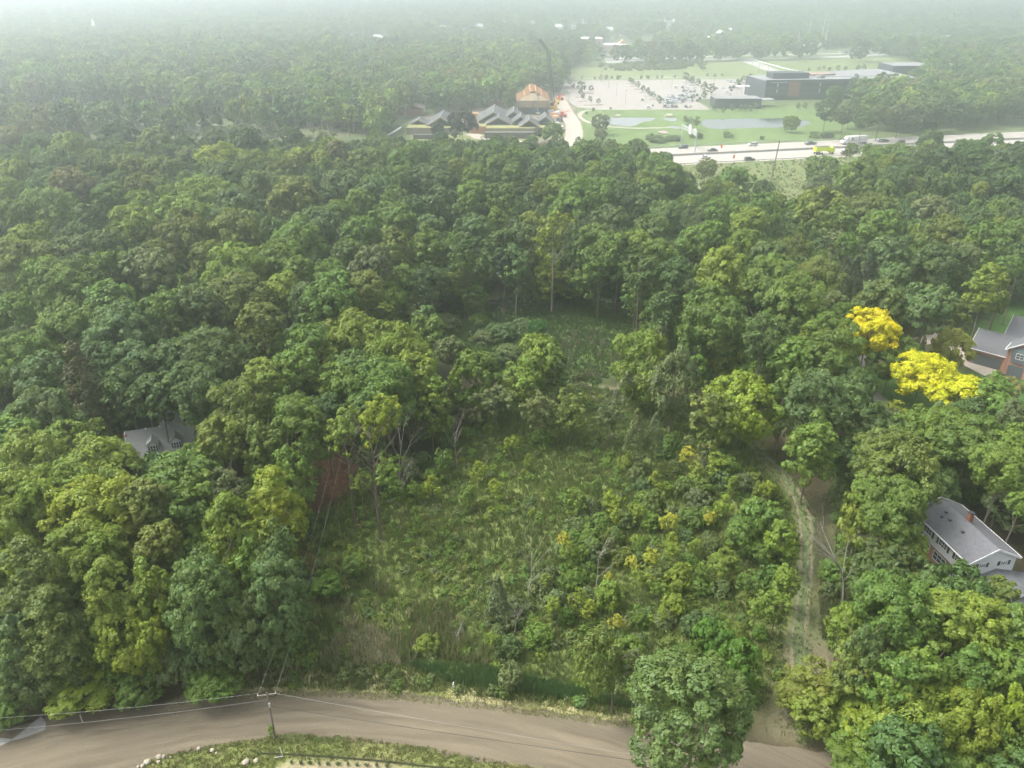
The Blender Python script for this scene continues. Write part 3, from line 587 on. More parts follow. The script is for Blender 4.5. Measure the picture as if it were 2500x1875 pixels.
# filler: lower trees that close the wood between the catalogued crowns, one stuff object
def instancer(name,pts,rot,scl,tint,idx,protos,kind='stuff'):
    n=len(pts); me=bpy.data.meshes.new(name); me.vertices.add(n); me.vertices.foreach_set('co',np.asarray(pts,np.float32).ravel())
    for an,ty,arr in (('rot','FLOAT',rot),('idx','INT',idx)):
        a=me.attributes.new(an,ty,'POINT'); a.data.foreach_set('value',np.asarray(arr))
    a=me.attributes.new('scl','FLOAT_VECTOR','POINT'); a.data.foreach_set('vector',np.asarray(scl,np.float32).ravel())
    a=me.attributes.new('tint','FLOAT_COLOR','POINT'); a.data.foreach_set('color',np.concatenate([tint,np.ones((n,1))],1).astype(np.float32).ravel())
    pc=bpy.data.collections.new(name+'_forms')
    for i,m_ in enumerate(protos):
        q=bpy.data.objects.new('form_%03d'%i,m_); pc.objects.link(q)
    ng=bpy.data.node_groups.new(name,'GeometryNodeTree')
    ng.interface.new_socket('Geometry',in_out='INPUT',socket_type='NodeSocketGeometry'); ng.interface.new_socket('Geometry',in_out='OUTPUT',socket_type='NodeSocketGeometry')
    N=ng.nodes; L=ng.links; gi=N.new('NodeGroupInput'); go=N.new('NodeGroupOutput'); ip=N.new('GeometryNodeInstanceOnPoints'); ci=N.new('GeometryNodeCollectionInfo')
    ci.inputs[0].default_value=pc; ci.inputs[1].default_value=True; ci.inputs[2].default_value=True
    def na(nm,ty):
        a=N.new('GeometryNodeInputNamedAttribute'); a.data_type=ty; a.inputs[0].default_value=nm; return a.outputs[0]
    cb=N.new('ShaderNodeCombineXYZ'); L.new(na('rot','FLOAT'),cb.inputs[2])
    L.new(gi.outputs[0],ip.inputs['Points']); L.new(ci.outputs[0],ip.inputs['Instance']); ip.inputs['Pick Instance'].default_value=True
    L.new(na('idx','INT'),ip.inputs['Instance Index']); L.new(cb.outputs[0],ip.inputs['Rotation']); L.new(na('scl','FLOAT_VECTOR'),ip.inputs['Scale'])
    L.new(ip.outputs[0],go.inputs[0])
    o=ob(name,me); md=o.modifiers.new('instances','NODES'); md.node_group=ng
    if kind: o['kind']=kind
    return o
def tints(n,r,mix,amt=.15):
    k=r.choice(len(mix),n); base_=np.array([C0[c] for c in mix])[k]
    return base_*r.uniform(1-amt,1+amt,(n,1))*r.uniform(.92,1.08,(n,3))
WOOD=poly([(-600,1900),(-500,430),(600,426),(1200,430),(1540,440),(1640,500),(1850,570),(2050,570),(2070,490),(2110,452),(2600,440),(2900,470),(2900,1000),(2560,700),(2420,760),(2330,820),(2150,840),(2060,900),(1960,1010),(1900,1040),(1850,1010),(1700,930),(1600,900),(1500,770),(1330,752),(1180,765),(1050,800),(980,870),(1080,900),(1090,1040),(900,1120),(820,1060),(740,1130),(680,1300),(680,1480),(590,1660),(350,1695),(100,1730)])
RWOOD=poly([(1960,1010),(2080,900),(2120,1010),(2450,1090),(2700,1180),(2700,2000),(2140,2000),(2080,1790),(2110,1640),(2090,1480),(2080,1280),(2040,1130)])
WHITEH=(66.5,90.5); BRICKH=(110,160); DORMH=(-60,121); SHED=(156,304)
def near_house(x,y):
    return ((x-WHITEH[0])**2/150+(y-WHITEH[1]+3)**2/210<1) or ((x-BRICKH[0])**2+(y-BRICKH[1])**2<20**2) or (abs(x-DORMH[0])<9.5 and -14<y-DORMH[1]<10) or ((x-SHED[0])**2+(y-SHED[1]+4)**2<15**2)
def grid_pts(region,step,seed,jit=.38):
    r=np.random.RandomState(seed); lo=region.min(0); hi=region.max(0)
    xs=np.arange(lo[0],hi[0],step); ys=np.arange(lo[1],hi[1],step); a,b=np.meshgrid(xs,ys); p=np.stack([a.ravel(),b.ravel()],1)
    p=p+r.uniform(-jit,jit,p.shape)*step; p=p[sdist(p,region)>0]; return p[np.abs(p[:,0])<p[:,1]*.72+25]
fp=np.concatenate([grid_pts(WOOD,5.6,1),grid_pts(RWOOD,5.0,2)])
OC=np.array([(a,b,c) for a,b,c,d in OCC])
keep=[]
DRZ=poly([(2060,860),(2240,880),(2300,960),(2260,1120),(2120,1130),(2060,980)])
DGX=np.array([(G(x,y).x,G(x,y).y) for x,y in ((2100,885),(2090,905),(2105,935),(2135,968),(2170,1000),(2210,1035),(2125,840),(2190,880),(2240,900),(2090,960),(2060,930))])
for p in fp:
    if near_house(*p) or np.hypot(*(DGX-p).T).min()<8 or sdist(p[None],DRZ)[0]>0: continue
    d=np.hypot(OC[:,0]-p[0],OC[:,1]-p[1])/OC[:,2]
    if d.min()<.62: continue
    keep.append(p)
fp=np.array(keep); n=len(fp); r_=np.random.RandomState(3)
hh=r_.uniform(9,14.5,n); rr_=r_.uniform(3.0,4.6,n); hh=np.where(fp[:,1]<75,hh*.65,hh)
py_=np.array([PX(a,b,0)[1] for a,b in fp]); hh=np.where((py_<560),hh+3.5,hh)
rz_=np.minimum(rr_*1.3,hh*.45)
protos=[crown_mesh('round',v,1,True) for v in range(4)]+[crown_mesh('tall',v,1,True) for v in range(2)]
instancer('understorey_trees',np.stack([fp[:,0],fp[:,1],hh-rz_*.95],1),r_.uniform(0,6.28,n),np.stack([rr_,rr_,rz_],1),tints(n,r_,'MBDDDMBL'),r_.randint(0,6,n),protos)
# distant woods
EXC=[POND_AREA,FARF,LEFTM2,poly([(925,420),(935,330),(985,288),(1060,276),(1190,264),(1250,260),(1300,245),(1340,232),(1400,230),(1395,420)]),
 poly([(1370,205),(1900,160),(2250,150),(2250,250),(1740,275),(1390,275)]),ROW,poly([(1400,160),(1560,150),(2150,135),(2110,115),(1800,128),(1480,134)]),
 poly([(1200,112),(1290,110),(1290,128),(1200,132)]),poly([(1410,108),(1600,100),(1600,135),(1410,140)]),poly([(930,262),(930,232),(1000,232),(1020,268)]),
 poly([(-90,345),(-90,274),(420,280),(560,298),(900,330),(960,345)]),poly([(1330,345),(1330,270),(1440,250),(1440,345)]),poly([(810,212),(860,180),(900,170),(900,178),(850,212)])]
FARW=poly([(-900,360),(-900,60),(3400,60),(3400,330),(2600,300),(2050,330),(2050,285),(2000,250),(1900,255),(1380,330),(1340,360)])
p1=grid_pts(FARW,9.0,5)
p1=p1[p1[:,1]<1300]
for e in EXC: p1=p1[sdist(p1,e)<0]
HOUSES='''1585 80 60 w;1430 58 14 w;1400 66 12 w;1460 62 14 w;1365 72 16 w;1170 70 16 w;1130 85 22 t;870 95 22 t;930 100 28 w;1085 75 14 w;1300 62 12 w;1240 60 14 w;880 14 26 w;950 10 20 w;1035 40 14 w;1620 65 30 w;1640 58 14 w;1770 82 24 w;1985 45 14 w;2010 58 12 w;2140 56 18 w;2115 82 24 t;2205 105 34 t;2240 95 26 t;2310 102 30 t;2360 45 14 w;2325 135 24 w;2400 150 36 t;2290 132 22 w;1555 40 16 t;1490 80 14 w;1700 92 18 w;560 82 30 w;490 46 18 w;740 42 14 y;345 60 12 t;640 22 18 w;2180 40 14 w;2440 62 16 t;1850 50 14 t'''
HP=[]
for ln in HOUSES.replace('\n',';').split(';'):
    q=ln.split(); g=G(float(q[0]),float(q[1])+5,0); HP.append((g.x,g.y,float(q[2]),q[3],float(q[0]),float(q[1])))
def clear_houses(p,rad=13):
    k=np.ones(len(p),bool)
    for x,y,w,_,_,_ in HP:
        dx=p[:,0]-x; dy=p[:,1]-y; ww=w*y/F*.6+4
        k&=~((np.abs(dx)<ww+3)&(dy<8)&(dy>-min(150,y*.10)-8))
    return p[k]
p1=clear_houses(p1)
r_=np.random.RandomState(8)
cut=((fbm(p1,.03,9)>.45)&(p1[:,1]>700)&(p1[:,0]>-80))|((fbm(p1,.03,9)>.9)&(p1[:,1]>650)); p1=p1[~cut]
pyf=p1[:,1]; n=len(p1); left=p1[:,0]<p1[:,1]*(-.2)
rr_=r_.uniform(4.2,6.8,n); hh=r_.uniform(13,20,n); hh=np.where(left,r_.uniform(17,23,n),hh); hh=np.where(pyf>850,hh*.8,hh); rz_=np.minimum(rr_*1.25,hh*.46)
lod1=[crown_mesh('round',v,2,True) for v in range(6)]+[crown_mesh('tall',v,2,True) for v in range(3)]+[crown_mesh('willow',v,2,True) for v in range(2)]
mixn=r_.choice(11,n,p=[.11]*6+[.08]*3+[.05]*2)
tt=tints(n,r_,'MBDMBDMLSOM',.28)*1.2; tt=np.where((r_.uniform(0,1,n)<.03)[:,None],np.array(C0['T'])*1.1,tt)
instancer('distant_woods',np.stack([p1[:,0],p1[:,1],hh-rz_*.97],1),r_.uniform(0,6.28,n),np.stack([rr_,rr_,rz_],1),tt,mixn,lod1)
FAR2=np.array([(-2600,1290),(2600,1290),(4200,4600),(-4200,4600)]); p2=grid_pts(FAR2,15,6); p2=clear_houses(p2); n=len(p2)
rr_=r_.uniform(6,10,n); hh=r_.uniform(11,18,n); rz_=np.minimum(rr_*.9,hh*.5)
far=[crown_mesh('round',v,3,True) for v in range(4)]
instancer('horizon_woods',np.stack([p2[:,0],p2[:,1],hh-rz_],1),r_.uniform(0,6.28,n),np.stack([rr_,rr_,rz_],1),tints(n,r_,'MBDMBDMLSO',.25),r_.randint(0,4,n),far)
# lower storey for the near face of the distant wood: trunks seen under the crowns
def trunks_stuff():
    b=MB(); r=random.Random(12)
    for x,y in p1:
        px,py,_=PX(x,y,0)
        if y<900 and px<1400: b.tube([(x,y,0),(x+r.uniform(-.6,.6),y,12)],[.28,.16],3)
    o=b.build('distant_trunks',PALEBARK); o['kind']='stuff'
trunks_stuff()
# ------------------------------------------------------------------ grass and reeds (stuff)
def tufts(name,P,hgt,wid,nb,cols,seed,lean=.35,matl=None):
    """blades of grass gathered in tufts"""
    r=np.random.RandomState(seed); n=len(P); P=np.repeat(P,nb,0); N_=len(P); sp=wid
    b=np.concatenate([P+r.normal(size=(N_,2))*sp*.5,np.zeros((N_,1))],1); a=r.uniform(0,6.283,N_); h=hgt*r.uniform(.5,1.25,N_)
    l=np.abs(r.normal(size=N_))*lean*h; tip=b+np.stack([np.cos(a)*l,np.sin(a)*l,h],1); th=a+r.uniform(-.8,.8,N_)+1.57; w=wid*r.uniform(.10,.24,N_)
    s=np.stack([np.cos(th)*w,np.sin(th)*w,np.zeros(N_)],1); co=np.stack([b-s,b+s,tip],1).reshape(-1,3)
    i=np.arange(N_)*3; q=np.stack([i,i+1,i+2],1)
    cc=np.array(cols)[np.repeat(r.choice(len(cols),n),nb)]*r.uniform(.8,1.2,(N_,1))
    me=pts_mesh(name,co,q,None,matl); at=me.color_attributes.new('zone','FLOAT_COLOR','POINT')
    at.data.foreach_set('color',np.concatenate([np.repeat(cc,3,0),np.ones((N_*3,1))],1).astype(np.float32).ravel())
    o=ob(name,me); o['kind']='stuff'; return o
def blademat():
    m,N,L=nodes_mat('grass_blades'); o=N.new('ShaderNodeOutputMaterial'); a=N.new('ShaderNodeAttribute'); a.attribute_name='zone'
    d=N.new('ShaderNodeBsdfDiffuse'); t=N.new('ShaderNodeBsdfTranslucent'); s=N.new('ShaderNodeMixShader'); s.inputs[0].default_value=.35
    L.new(a.outputs['Color'],d.inputs[0]); L.new(a.outputs['Color'],t.inputs[0]); L.new(d.outputs[0],s.inputs[1]); L.new(t.outputs[0],s.inputs[2]); L.new(s.outputs[0],o.inputs[0]); return m
BL=blademat()
def rand_in(pl,n,seed,avoid=None):
    r=np.random.RandomState(seed); lo=pl.min(0); hi=pl.max(0); p=r.uniform(lo,hi,(n*3,2)); p=p[sdist(p,pl)>0][:n]; return p
g1=rand_in(FIELD,30000,1); k=fbm(g1,.16,4)
PV=np.array(PGv)
def offp(p,d=1.9): return p[np.array([((PV-q)**2).sum(1).min()>d*d for q in p])] if len(p) else p
g1=offp(g1); k=fbm(g1,.16,4)
tufts('marsh_grass',g1[k>-.1],.75,.34,7,[(.135,.185,.048),(.16,.195,.062),(.11,.165,.045),(.18,.185,.08)],2,matl=BL)
tufts('dark_sedge',g1[k<=.05],.85,.34,7,[(.085,.130,.034),(.10,.145,.04),(.12,.13,.055)],3,matl=BL)
g2=rand_in(CLEAR,9000,5); tufts('clearing_grass',g2,.8,.4,6,[(.05,.095,.028),(.06,.11,.03),(.09,.11,.045),(.045,.08,.03)],6,matl=BL)
REEDB=poly([(740,1625),(790,1575),(860,1510),(960,1530),(1040,1560),(1060,1610),(960,1625),(860,1630)]); g3=rand_in(REEDB,3600,7); g3=g3[(fbm(g3*np.array([3.2,.7]),.35,15)+(sdist(g3,REED)>0)*.30)>.40]; tufts('dry_reeds',g3,1.15,.42,8,[(.30,.27,.17),(.24,.215,.13),(.36,.32,.21),(.11,.16,.05),(.10,.14,.05)],8,lean=.42,matl=BL)
REED2=poly([(740,1640),(760,1440),(900,1420),(1120,1480),(1250,1620),(1100,1650)]); g4=rand_in(REED2,2600,9); g4=g4[fbm(g4,.3,3)>.15]
tufts('mixed_reeds',g4,1.6,.4,8,[(.20,.18,.11),(.08,.12,.035),(.10,.14,.04),(.12,.14,.05)],10,lean=.3,matl=BL)
REED3=poly([(1330,790),(1430,790),(1520,860),(1500,930),(1400,945),(1310,920)]); g5=rand_in(REED3,800,11); g5=g5[fbm(g5*np.array([2.5,.8]),.3,16)>.15]; tufts('grey_reeds',g5,1.6,.4,8,[(.16,.14,.10),(.09,.12,.05)],12,matl=BL)
g6=rand_in(BANK,3500,13); tufts('bank_grass',offp(g6),.9,.4,7,[(.07,.09,.035),(.10,.11,.05),(.05,.08,.025),(.15,.14,.08)],14,matl=BL)
g7=rand_in(VERGE,4500,15); tufts('verge_grass',g7,.16,.26,6,[(.19,.22,.06),(.15,.20,.055),(.36,.32,.18),(.22,.24,.08)],16,matl=BL)
g8=rand_in(VERGE2,9000,17); g8=g8[sdist(g8,GARDEN)<-.2]; tufts('roadside_grass',g8,.26,.24,7,[(.10,.14,.035),(.13,.16,.045),(.24,.22,.10)],18,matl=BL)
GB=poly([(720,1640),(1100,1640),(1400,1690),(1560,1740),(1400,1700),(1100,1668),(720,1662)]); g9=rand_in(GB,2500,19)
CAT2=poly([(1000,1625),(1200,1640),(1420,1690),(1560,1730),(1420,1712),(1250,1690),(1080,1662)]); g9=rand_in(CAT2,3000,19); tufts('cattails',g9,1.3,.32,8,[(.055,.115,.034),(.075,.135,.045)],20,lean=.15,matl=BL)
_a=G(1585,363.5); _b=G(2500,321.5); _n=np.array([(_b-_a).y,-(_b-_a).x]); _n/=np.hypot(*_n)
ga=rand_in(ROW,3500,21); ga=ga[((ga-np.array([_a.x,_a.y]))@_n)>40]
tufts('roadside_meadow',ga,.9,.8,6,[(.09,.12,.045),(.13,.135,.07)],22,matl=BL)
gl=np.concatenate([rand_in(LITTER,2600,41),rand_in(LITTER2,500,42)]); tufts('leaf_litter',gl,.10,.30,6,[(.20,.10,.055),(.15,.075,.045),(.24,.15,.09),(.10,.06,.04)],43,lean=2.5,matl=BL)
# low weeds with leaves in the marsh
gw=rand_in(FIELD,1500,23); gw=offp(gw,2.2); gw=gw[fbm(gw,.2,6)>-.25]; n=len(gw); r_=np.random.RandomState(24); s_=r_.uniform(.35,.85,n)
instancer('marsh_weeds',np.stack([gw[:,0],gw[:,1],s_*.5],1),r_.uniform(0,6.28,n),np.stack([s_,s_,s_*.8],1),tints(n,r_,'MMLOSSMB',.2),r_.randint(0,3,n),[crown_mesh('shrub',v,2,True) for v in range(3)])
PT=np.repeat(PV,22,0); PT=PT+np.random.RandomState(5).normal(size=PT.shape)*1.5;  PT=PT[sdist(PT,ROADP)<-.5]
tufts('track_grass',PT,.3,.3,6,[(.11,.15,.045),(.14,.15,.06),(.09,.13,.04)],40,matl=BL)
# ------------------------------------------------------------------ houses
def shingles(name,c,var=.28): 
    return mat(name,c,rough=.9,var=var,scale=4,bump=.03,stretch=(1,.35,3))
SH_GREY=shingles('grey_shingles',(.088,.090,.098)); SH_DORM=shingles('weathered_grey_shingles',(.17,.172,.17)); SH_BROWN=shingles('brown_shingles',(.16,.145,.13))
SH_DARK=shingles('dark_shingles',(.07,.075,.075))
WHITE=mat('white_siding',(.50,.51,.51),rough=.6,var=.05,scale=1.5); TRIM=mat('white_trim',(.58,.58,.57),rough=.5,var=.03)
BRICK=mat('red_brick',(.33,.17,.12),rough=.9,var=.22,scale=9,bump=.01); CHIM=mat('chimney_brick',(.19,.080,.055),var=.2,scale=9)
GLASS=mat('window_glass',(.035,.045,.055),rough=.08,var=.1,spec=.8); BLACKT=mat('black_shutter',(.03,.033,.04),rough=.6,var=.1); SLATE=mat('slate_grey_siding',(.075,.085,.095),rough=.7,var=.08)
CONC=mat('pale_concrete',(.26,.225,.19),rough=.9,var=.12,scale=1.2); ASPH=mat('asphalt',(.10,.095,.09),rough=.95,var=.15,scale=1.5)
PINK=mat('red_siding',(.52,.05,.10),rough=.7,var=.08); METAL=mat('galvanised_metal',(.42,.43,.44),rough=.5,metal=.5,var=.1)
def win(parent,x,y,z,w,h,face,shut=False,frame=TRIM,cols=2):
    """window on a wall; face: '-y','+y','-x','+x' outward side"""
    f=MB(); g=MB(); s=MB(); d=.05
    def B(mb,u,v,ww,hh,th,off):
        if face in('-y','+y'):
            sgn=-1 if face=='-y' else 1; mb.box((x+u,y+sgn*off,z+v),(ww,th,hh))
        else:
            sgn=-1 if face=='-x' else 1; mb.box((x+sgn*off,y+u,z+v),(th,ww,hh))
    for u in (-w/2,w/2): B(f,u,0,.09,h+.09,.08,.035)
    for v in (-h/2,h/2): B(f,0,v,w+.09,.09,.084,.036)
    for k in range(1,cols): B(f,-w/2+w*k/cols,0,.05,h,.06,.03)
    B(f,0,0,w,.05,.058,.031)
    fo=f.build('window',frame,parent); B(g,0,0,w-.05,h-.05,.02,.012); g.build('pane',GLASS,fo)
    if shut:
        for u in (-w/2-.3,w/2+.3):
            m_=MB(); B(m_,u,0,.38,h+.1,.05,.03); m_.build('shutter',BLACKT,parent)
def gable(parent,x0,x1,y0,y1,z0,ez,rz,wall,roofm,over=.4,ridge='y',name='wall',rname='roof',gabwall=None):
    """box walls with a gable roof; ridge runs along the named axis"""
    b=MB()
    if ridge=='y':
        xm=(x0+x1)/2; b.prism([(x0,z0),(x1,z0),(x1,ez),(xm,rz),(x0,ez)],y0,y1,'y')
    else:
        ym=(y0+y1)/2; b.prism([(y0,z0),(y1,z0),(y1,ez),(ym,rz),(y0,ez)],x0,x1,'x')
    wo=b.build(name,wall,parent); t=.16
    r=MB()
    if ridge=='y': a0,a1,c0,c1=x0,x1,y0,y1
    else: a0,a1,c0,c1=y0,y1,x0,x1
    m_=(a0+a1)/2; sl=(rz-ez)/((a1-a0)/2); o=over
    pts=[(a0-o,ez-o*sl+.03),(m_,rz+.03),(a1+o,ez-o*sl+.03),(a1+o,ez-o*sl+.03+t),(m_,rz+.03+t),(a0-o,ez-o*sl+.03+t)]
    r.prism(pts,c0-o,c1+o,ridge); ro=r.build(rname,roofm,parent)
    f=MB(); tt=.1
    for c in (c0-o,c1+o):
        sg=-1 if c<c0 else 1
        for s_ in (-1,1):
            e=a0-o if s_<0 else a1+o
            P=[(e,ez-o*sl-.08),(m_,rz-.08),(m_,rz+.24),(e,ez-o*sl+.24)]
            f.prism(P if s_<0 else P[::-1],c-(.06 if sg<0 else -.005),c+(.06 if sg>0 else -.005),ridge)
    for e,s_ in ((a0-o,-1),(a1+o,1)):
        zc=ez-o*sl+.08
        if ridge=='y': f.box((e+s_*.06,(c0+c1)/2,zc),(.12,c1-c0+2*o,.16))
        else: f.box(((c0+c1)/2,e+s_*.06,zc),(c1-c0+2*o,.12,.16))
    f.build('fascia',TRIM,ro)
    return wo,ro
# white two storey house
fl=Vector((63.0,86.2)); bl=Vector((61.3,95.6)); d=(bl-fl).normalized(); rz=math.atan2(d.y,d.x)-math.pi/2
t=thing('white_house',(fl.x,fl.y,0),'white sided two storey house with grey shingle roof and red brick chimney','house',rz=rz)
gable(t,0,7.4,0,11.6,2.75,5.5,7.3,WHITE,SH_GREY)
b=MB().box((3.8,5.8,1.37),(7.0,11.2,2.74)); b.build('lower_wall',BRICK,t)
r=MB(); r.prism([(1.0,2.2),(4.6,3.5),(9.4,2.2),(9.4,2.35),(4.6,3.68),(1.0,2.35)],-5.6,-.02,'y'); r.build('lower_roof',SH_GREY,t)
b=MB().box((5.0,-2.6,1.1),(7.2,5.0,2.2)); b.build('garage_wall',WHITE,t)
for y,w in ((1.9,1.3),(5.2,1.7),(8.6,1.7),(10.6,1.0)): win(t,0,y,4.35,w,1.0,'-x',True,cols=3)
for y,w in ((2.0,1.6),(5.4,2.6),(9.0,2.6)): win(t,.3,y,1.5,w,1.35,'-x',cols=3)
for x in (2.2,5.6): win(t,x,0,4.55,1.0,.62,'-y',True,cols=3)
c=MB().box((4.05,6.2,8.0),(.62,.62,1.5)); co_=c.build('chimney',CHIM,t); MB().box((4.05,6.2,8.78),(.74,.74,.1)).build('chimney_cap',BLACKT,co_)
for x,y in ((2.0,7.4),(1.6,8.6),(2.4,8.9),(2.0,4.6)): MB().box((x,y,5.5+2.1*x/3.7+.25),(.32,.32,.22)).build('roof_vent',BLACKT,t)
MB().tube([(-.12,.1,5.3),(-.12,.1,2.7),(-.12,.15,.2)],.05,5).build('downpipe',TRIM,t)
# grey roofed house with dormers
a=Vector((-65.7,117.2)); e=Vector((-54.6,121.0)); d=(e-a).normalized(); rz=math.atan2(d.y,d.x)
t=thing('dormer_house',(a.x,a.y,0),'house with weathered grey roof and two white dormer windows among trees','house',rz=rz)
gable(t,0,13.2,-4.6,3.6,0,4.2,8.0,BRICK,SH_DORM,ridge='x',over=.3)
for x in (3.9,7.6):
    b=MB(); b.prism([(x-.8,4.9),(x+.8,4.9),(x+.8,6.6),(x,7.25),(x-.8,6.6)],-3.6,-1.2,'y'); dw=b.build('dormer',WHITE,t)
    r=MB(); r.prism([(x-1.0,6.45),(x,7.3),(x+1.0,6.45),(x+1.0,6.58),(x,7.45),(x-1.0,6.58)],-3.75,-.6,'y'); r.build('dormer_roof',SH_DORM,dw)
    f=MB(); g=MB()
    for u in (-.42,0,.42): f.box((x+u,-3.64,5.75),(.07,.07,1.15))
    for v in (5.2,5.75,6.3): f.box((x,-3.645,v),(.92,.08,.07))
    g.box((x,-3.62,5.75),(.9,.02,1.1)); f.build('window_frame',TRIM,dw); g.build('window_pane',GLASS,dw)
    for u in (-.62,.62): MB().box((x+u,-3.63,5.75),(.22,.05,1.15)).build('dormer_shutter',BLACKT,dw)
b=MB(); b.prism([(10.6,5.0),(12.6,5.0),(11.6,7.3)],-3.4,-.5,'y'); b.build('gablet',WHITE,t); r=MB(); r.prism([(10.3,4.95),(11.6,7.45),(12.9,4.95),(12.9,5.1),(11.6,7.6),(10.3,5.1)],-3.6,-.2,'y'); r.build('gablet_roof',SH_DORM,t)
b=MB(); b.prism([(5.0,0),(8.0,0),(8.0,6.4),(6.5,8.2),(5.0,6.4)],3.0,7.4,'y'); b.build('rear_wing',BRICK,t); r=MB(); r.prism([(4.7,6.2),(6.5,8.35),(8.3,6.2),(8.3,6.35),(6.5,8.5),(4.7,6.35)],-.4,7.6,'y'); r.build('rear_roof',SH_DORM,t)
MB().box((-.3,-.6,3.9),(.6,1.1,7.8)).build('chimney',CHIM,t)
for x in (3.0,5.2,9.6,11.2): MB().box((x,-.5,8.1),(.3,.25,.2)).build('roof_vent',TRIM,t)
# brick house, parking pad, car
p0=Vector((101.7,160.7)); p1=Vector((109.0,153.8)); d=(p1-p0).normalized(); rz=math.atan2(d.y,d.x)
t=thing('brick_house',(p0.x,p0.y,0),'red brick house with grey roof, garage doors and arched window by the black car','house',rz=rz)
gable(t,0,8.6,0,8.5,0,3.6,6.6,BRICK,SH_GREY,ridge='x',over=.35,name='garage_wall',rname='garage_roof')
gable(t,7.2,16.4,-1.2,9.5,0,6.0,9.3,BRICK,SH_GREY,ridge='y',over=.45)
gable(t,5,22,4.8,13.5,0,5.8,9.6,BRICK,SH_GREY,ridge='x',over=.4,name='rear_wall',rname='rear_roof')
g=MB().box((3.9,-.04,1.35),(5.2,.1,2.5)); g.build('garage_door',SLATE,t); g=MB().box((9.6,-1.25,1.3),(2.9,.1,2.4)); g.build('garage_door',SLATE,t)
b=MB(); b.prism([(8.3,3.2),(11.0,3.2),(11.6,4.2),(11.6,6.4),(10.6,7.4),(8.6,6.6),(8.0,5.9)],-1.5,-1.2,'y'); pb=b.build('window_panel',SLATE,t)
b=MB(); b.prism([(9.0+.75+.75*math.cos(k*math.pi/8),5.6+.75*math.sin(k*math.pi/8)) for k in range(9)],-1.56,-1.51,'y'); b.build('arch_glass',mat('pale_glass',(.12,.17,.17),rough=.15,spec=.7),pb)
win(t,9.75,-1.5,4.85,1.5,1.2,'-y'); win(t,13.0,-1.2,1.6,.7,1.9,'-y',cols=1); b=MB().box((15.3,-1.35,3.6),(1.9,.3,4.2)); b.build('window_panel',SLATE,t); win(t,15.3,-1.5,1.9,1.5,1.0,'-y')
MB().tube([(7.6,-1.5,5.7),(7.6,-1.5,3.4),(7.5,-1.5,.1)],.06,5).build('downpipe',SLATE,t)
for x in (11.4,): MB().box((x,-1.3,2.3),(.22,.2,.45)).build('wall_lamp',BLACKT,t)
w_=MB(); 
for k in range(9):
    a0=k*math.pi/8
    w_.box((12.6+.6*math.cos(a0),-1.3-.5*math.sin(a0),.12),(.22,.22,.25))
w_.build('window_well',TRIM,t)
pad=[G(2345,888),G(2372,872),G(2420,885),G(2449,897),G(2405,918)]; sheet('parking_pad',[(p.x,p.y) for p in pad],.02,CONC)
DRV=[(2130,870),(2100,885),(2090,905),(2105,935),(2135,968),(2170,1000),(2210,1035),(2260,1080)]
DG=[G(x,y) for x,y in DRV]; strip('driveway',DG,3.3,.012,ASPH,amp=.25,seed=8)
strip('rear_driveway',[G(x,y) for x,y in ((2150,828),(2200,838),(2250,832),(2300,822),(2350,860),(2372,880))],4,.012,CONC,amp=.3,seed=9)
# red sided shed house and the white roofed one
g=G(2226,487); t=thing('red_cottage',(g.x,g.y,0),'small brown roofed cottage with bright red walls behind the wood','house',rz=R(-28))
gable(t,0,8,0,15,0,2.9,4.9,PINK,SH_BROWN,ridge='y',over=.4); win(t,2.2,0,1.8,1.1,1.1,'-y')
t.rotation_euler.z=R(-58)
g=G(2405,512); t=thing('white_cottage',(g.x,g.y,0),'low house with pale roof edge at the right, behind the wood','house',rz=R(-20)); gable(t,0,14,0,8,0,2.8,4.6,WHITE,SH_BROWN,ridge='x')
for i_,(x,y,w,l) in enumerate(((2382,505,1.6,'white patio table beside the pale roofed low house'),(2356,492,1.8,'small white bench on the lawn between red cottage and pale roofed house'))):
    g=G(x,y); t=thing('garden_table',(g.x,g.y,0),l,'table'); MB().box((0,0,.75),(w,1.1,.06)).build('tabletop',TRIM,t)
    for sx in (-1,1):
        for sy in (-1,1): MB().box((sx*w*.42,sy*.45,.36),(.08,.08,.72)).build('leg',TRIM,t)
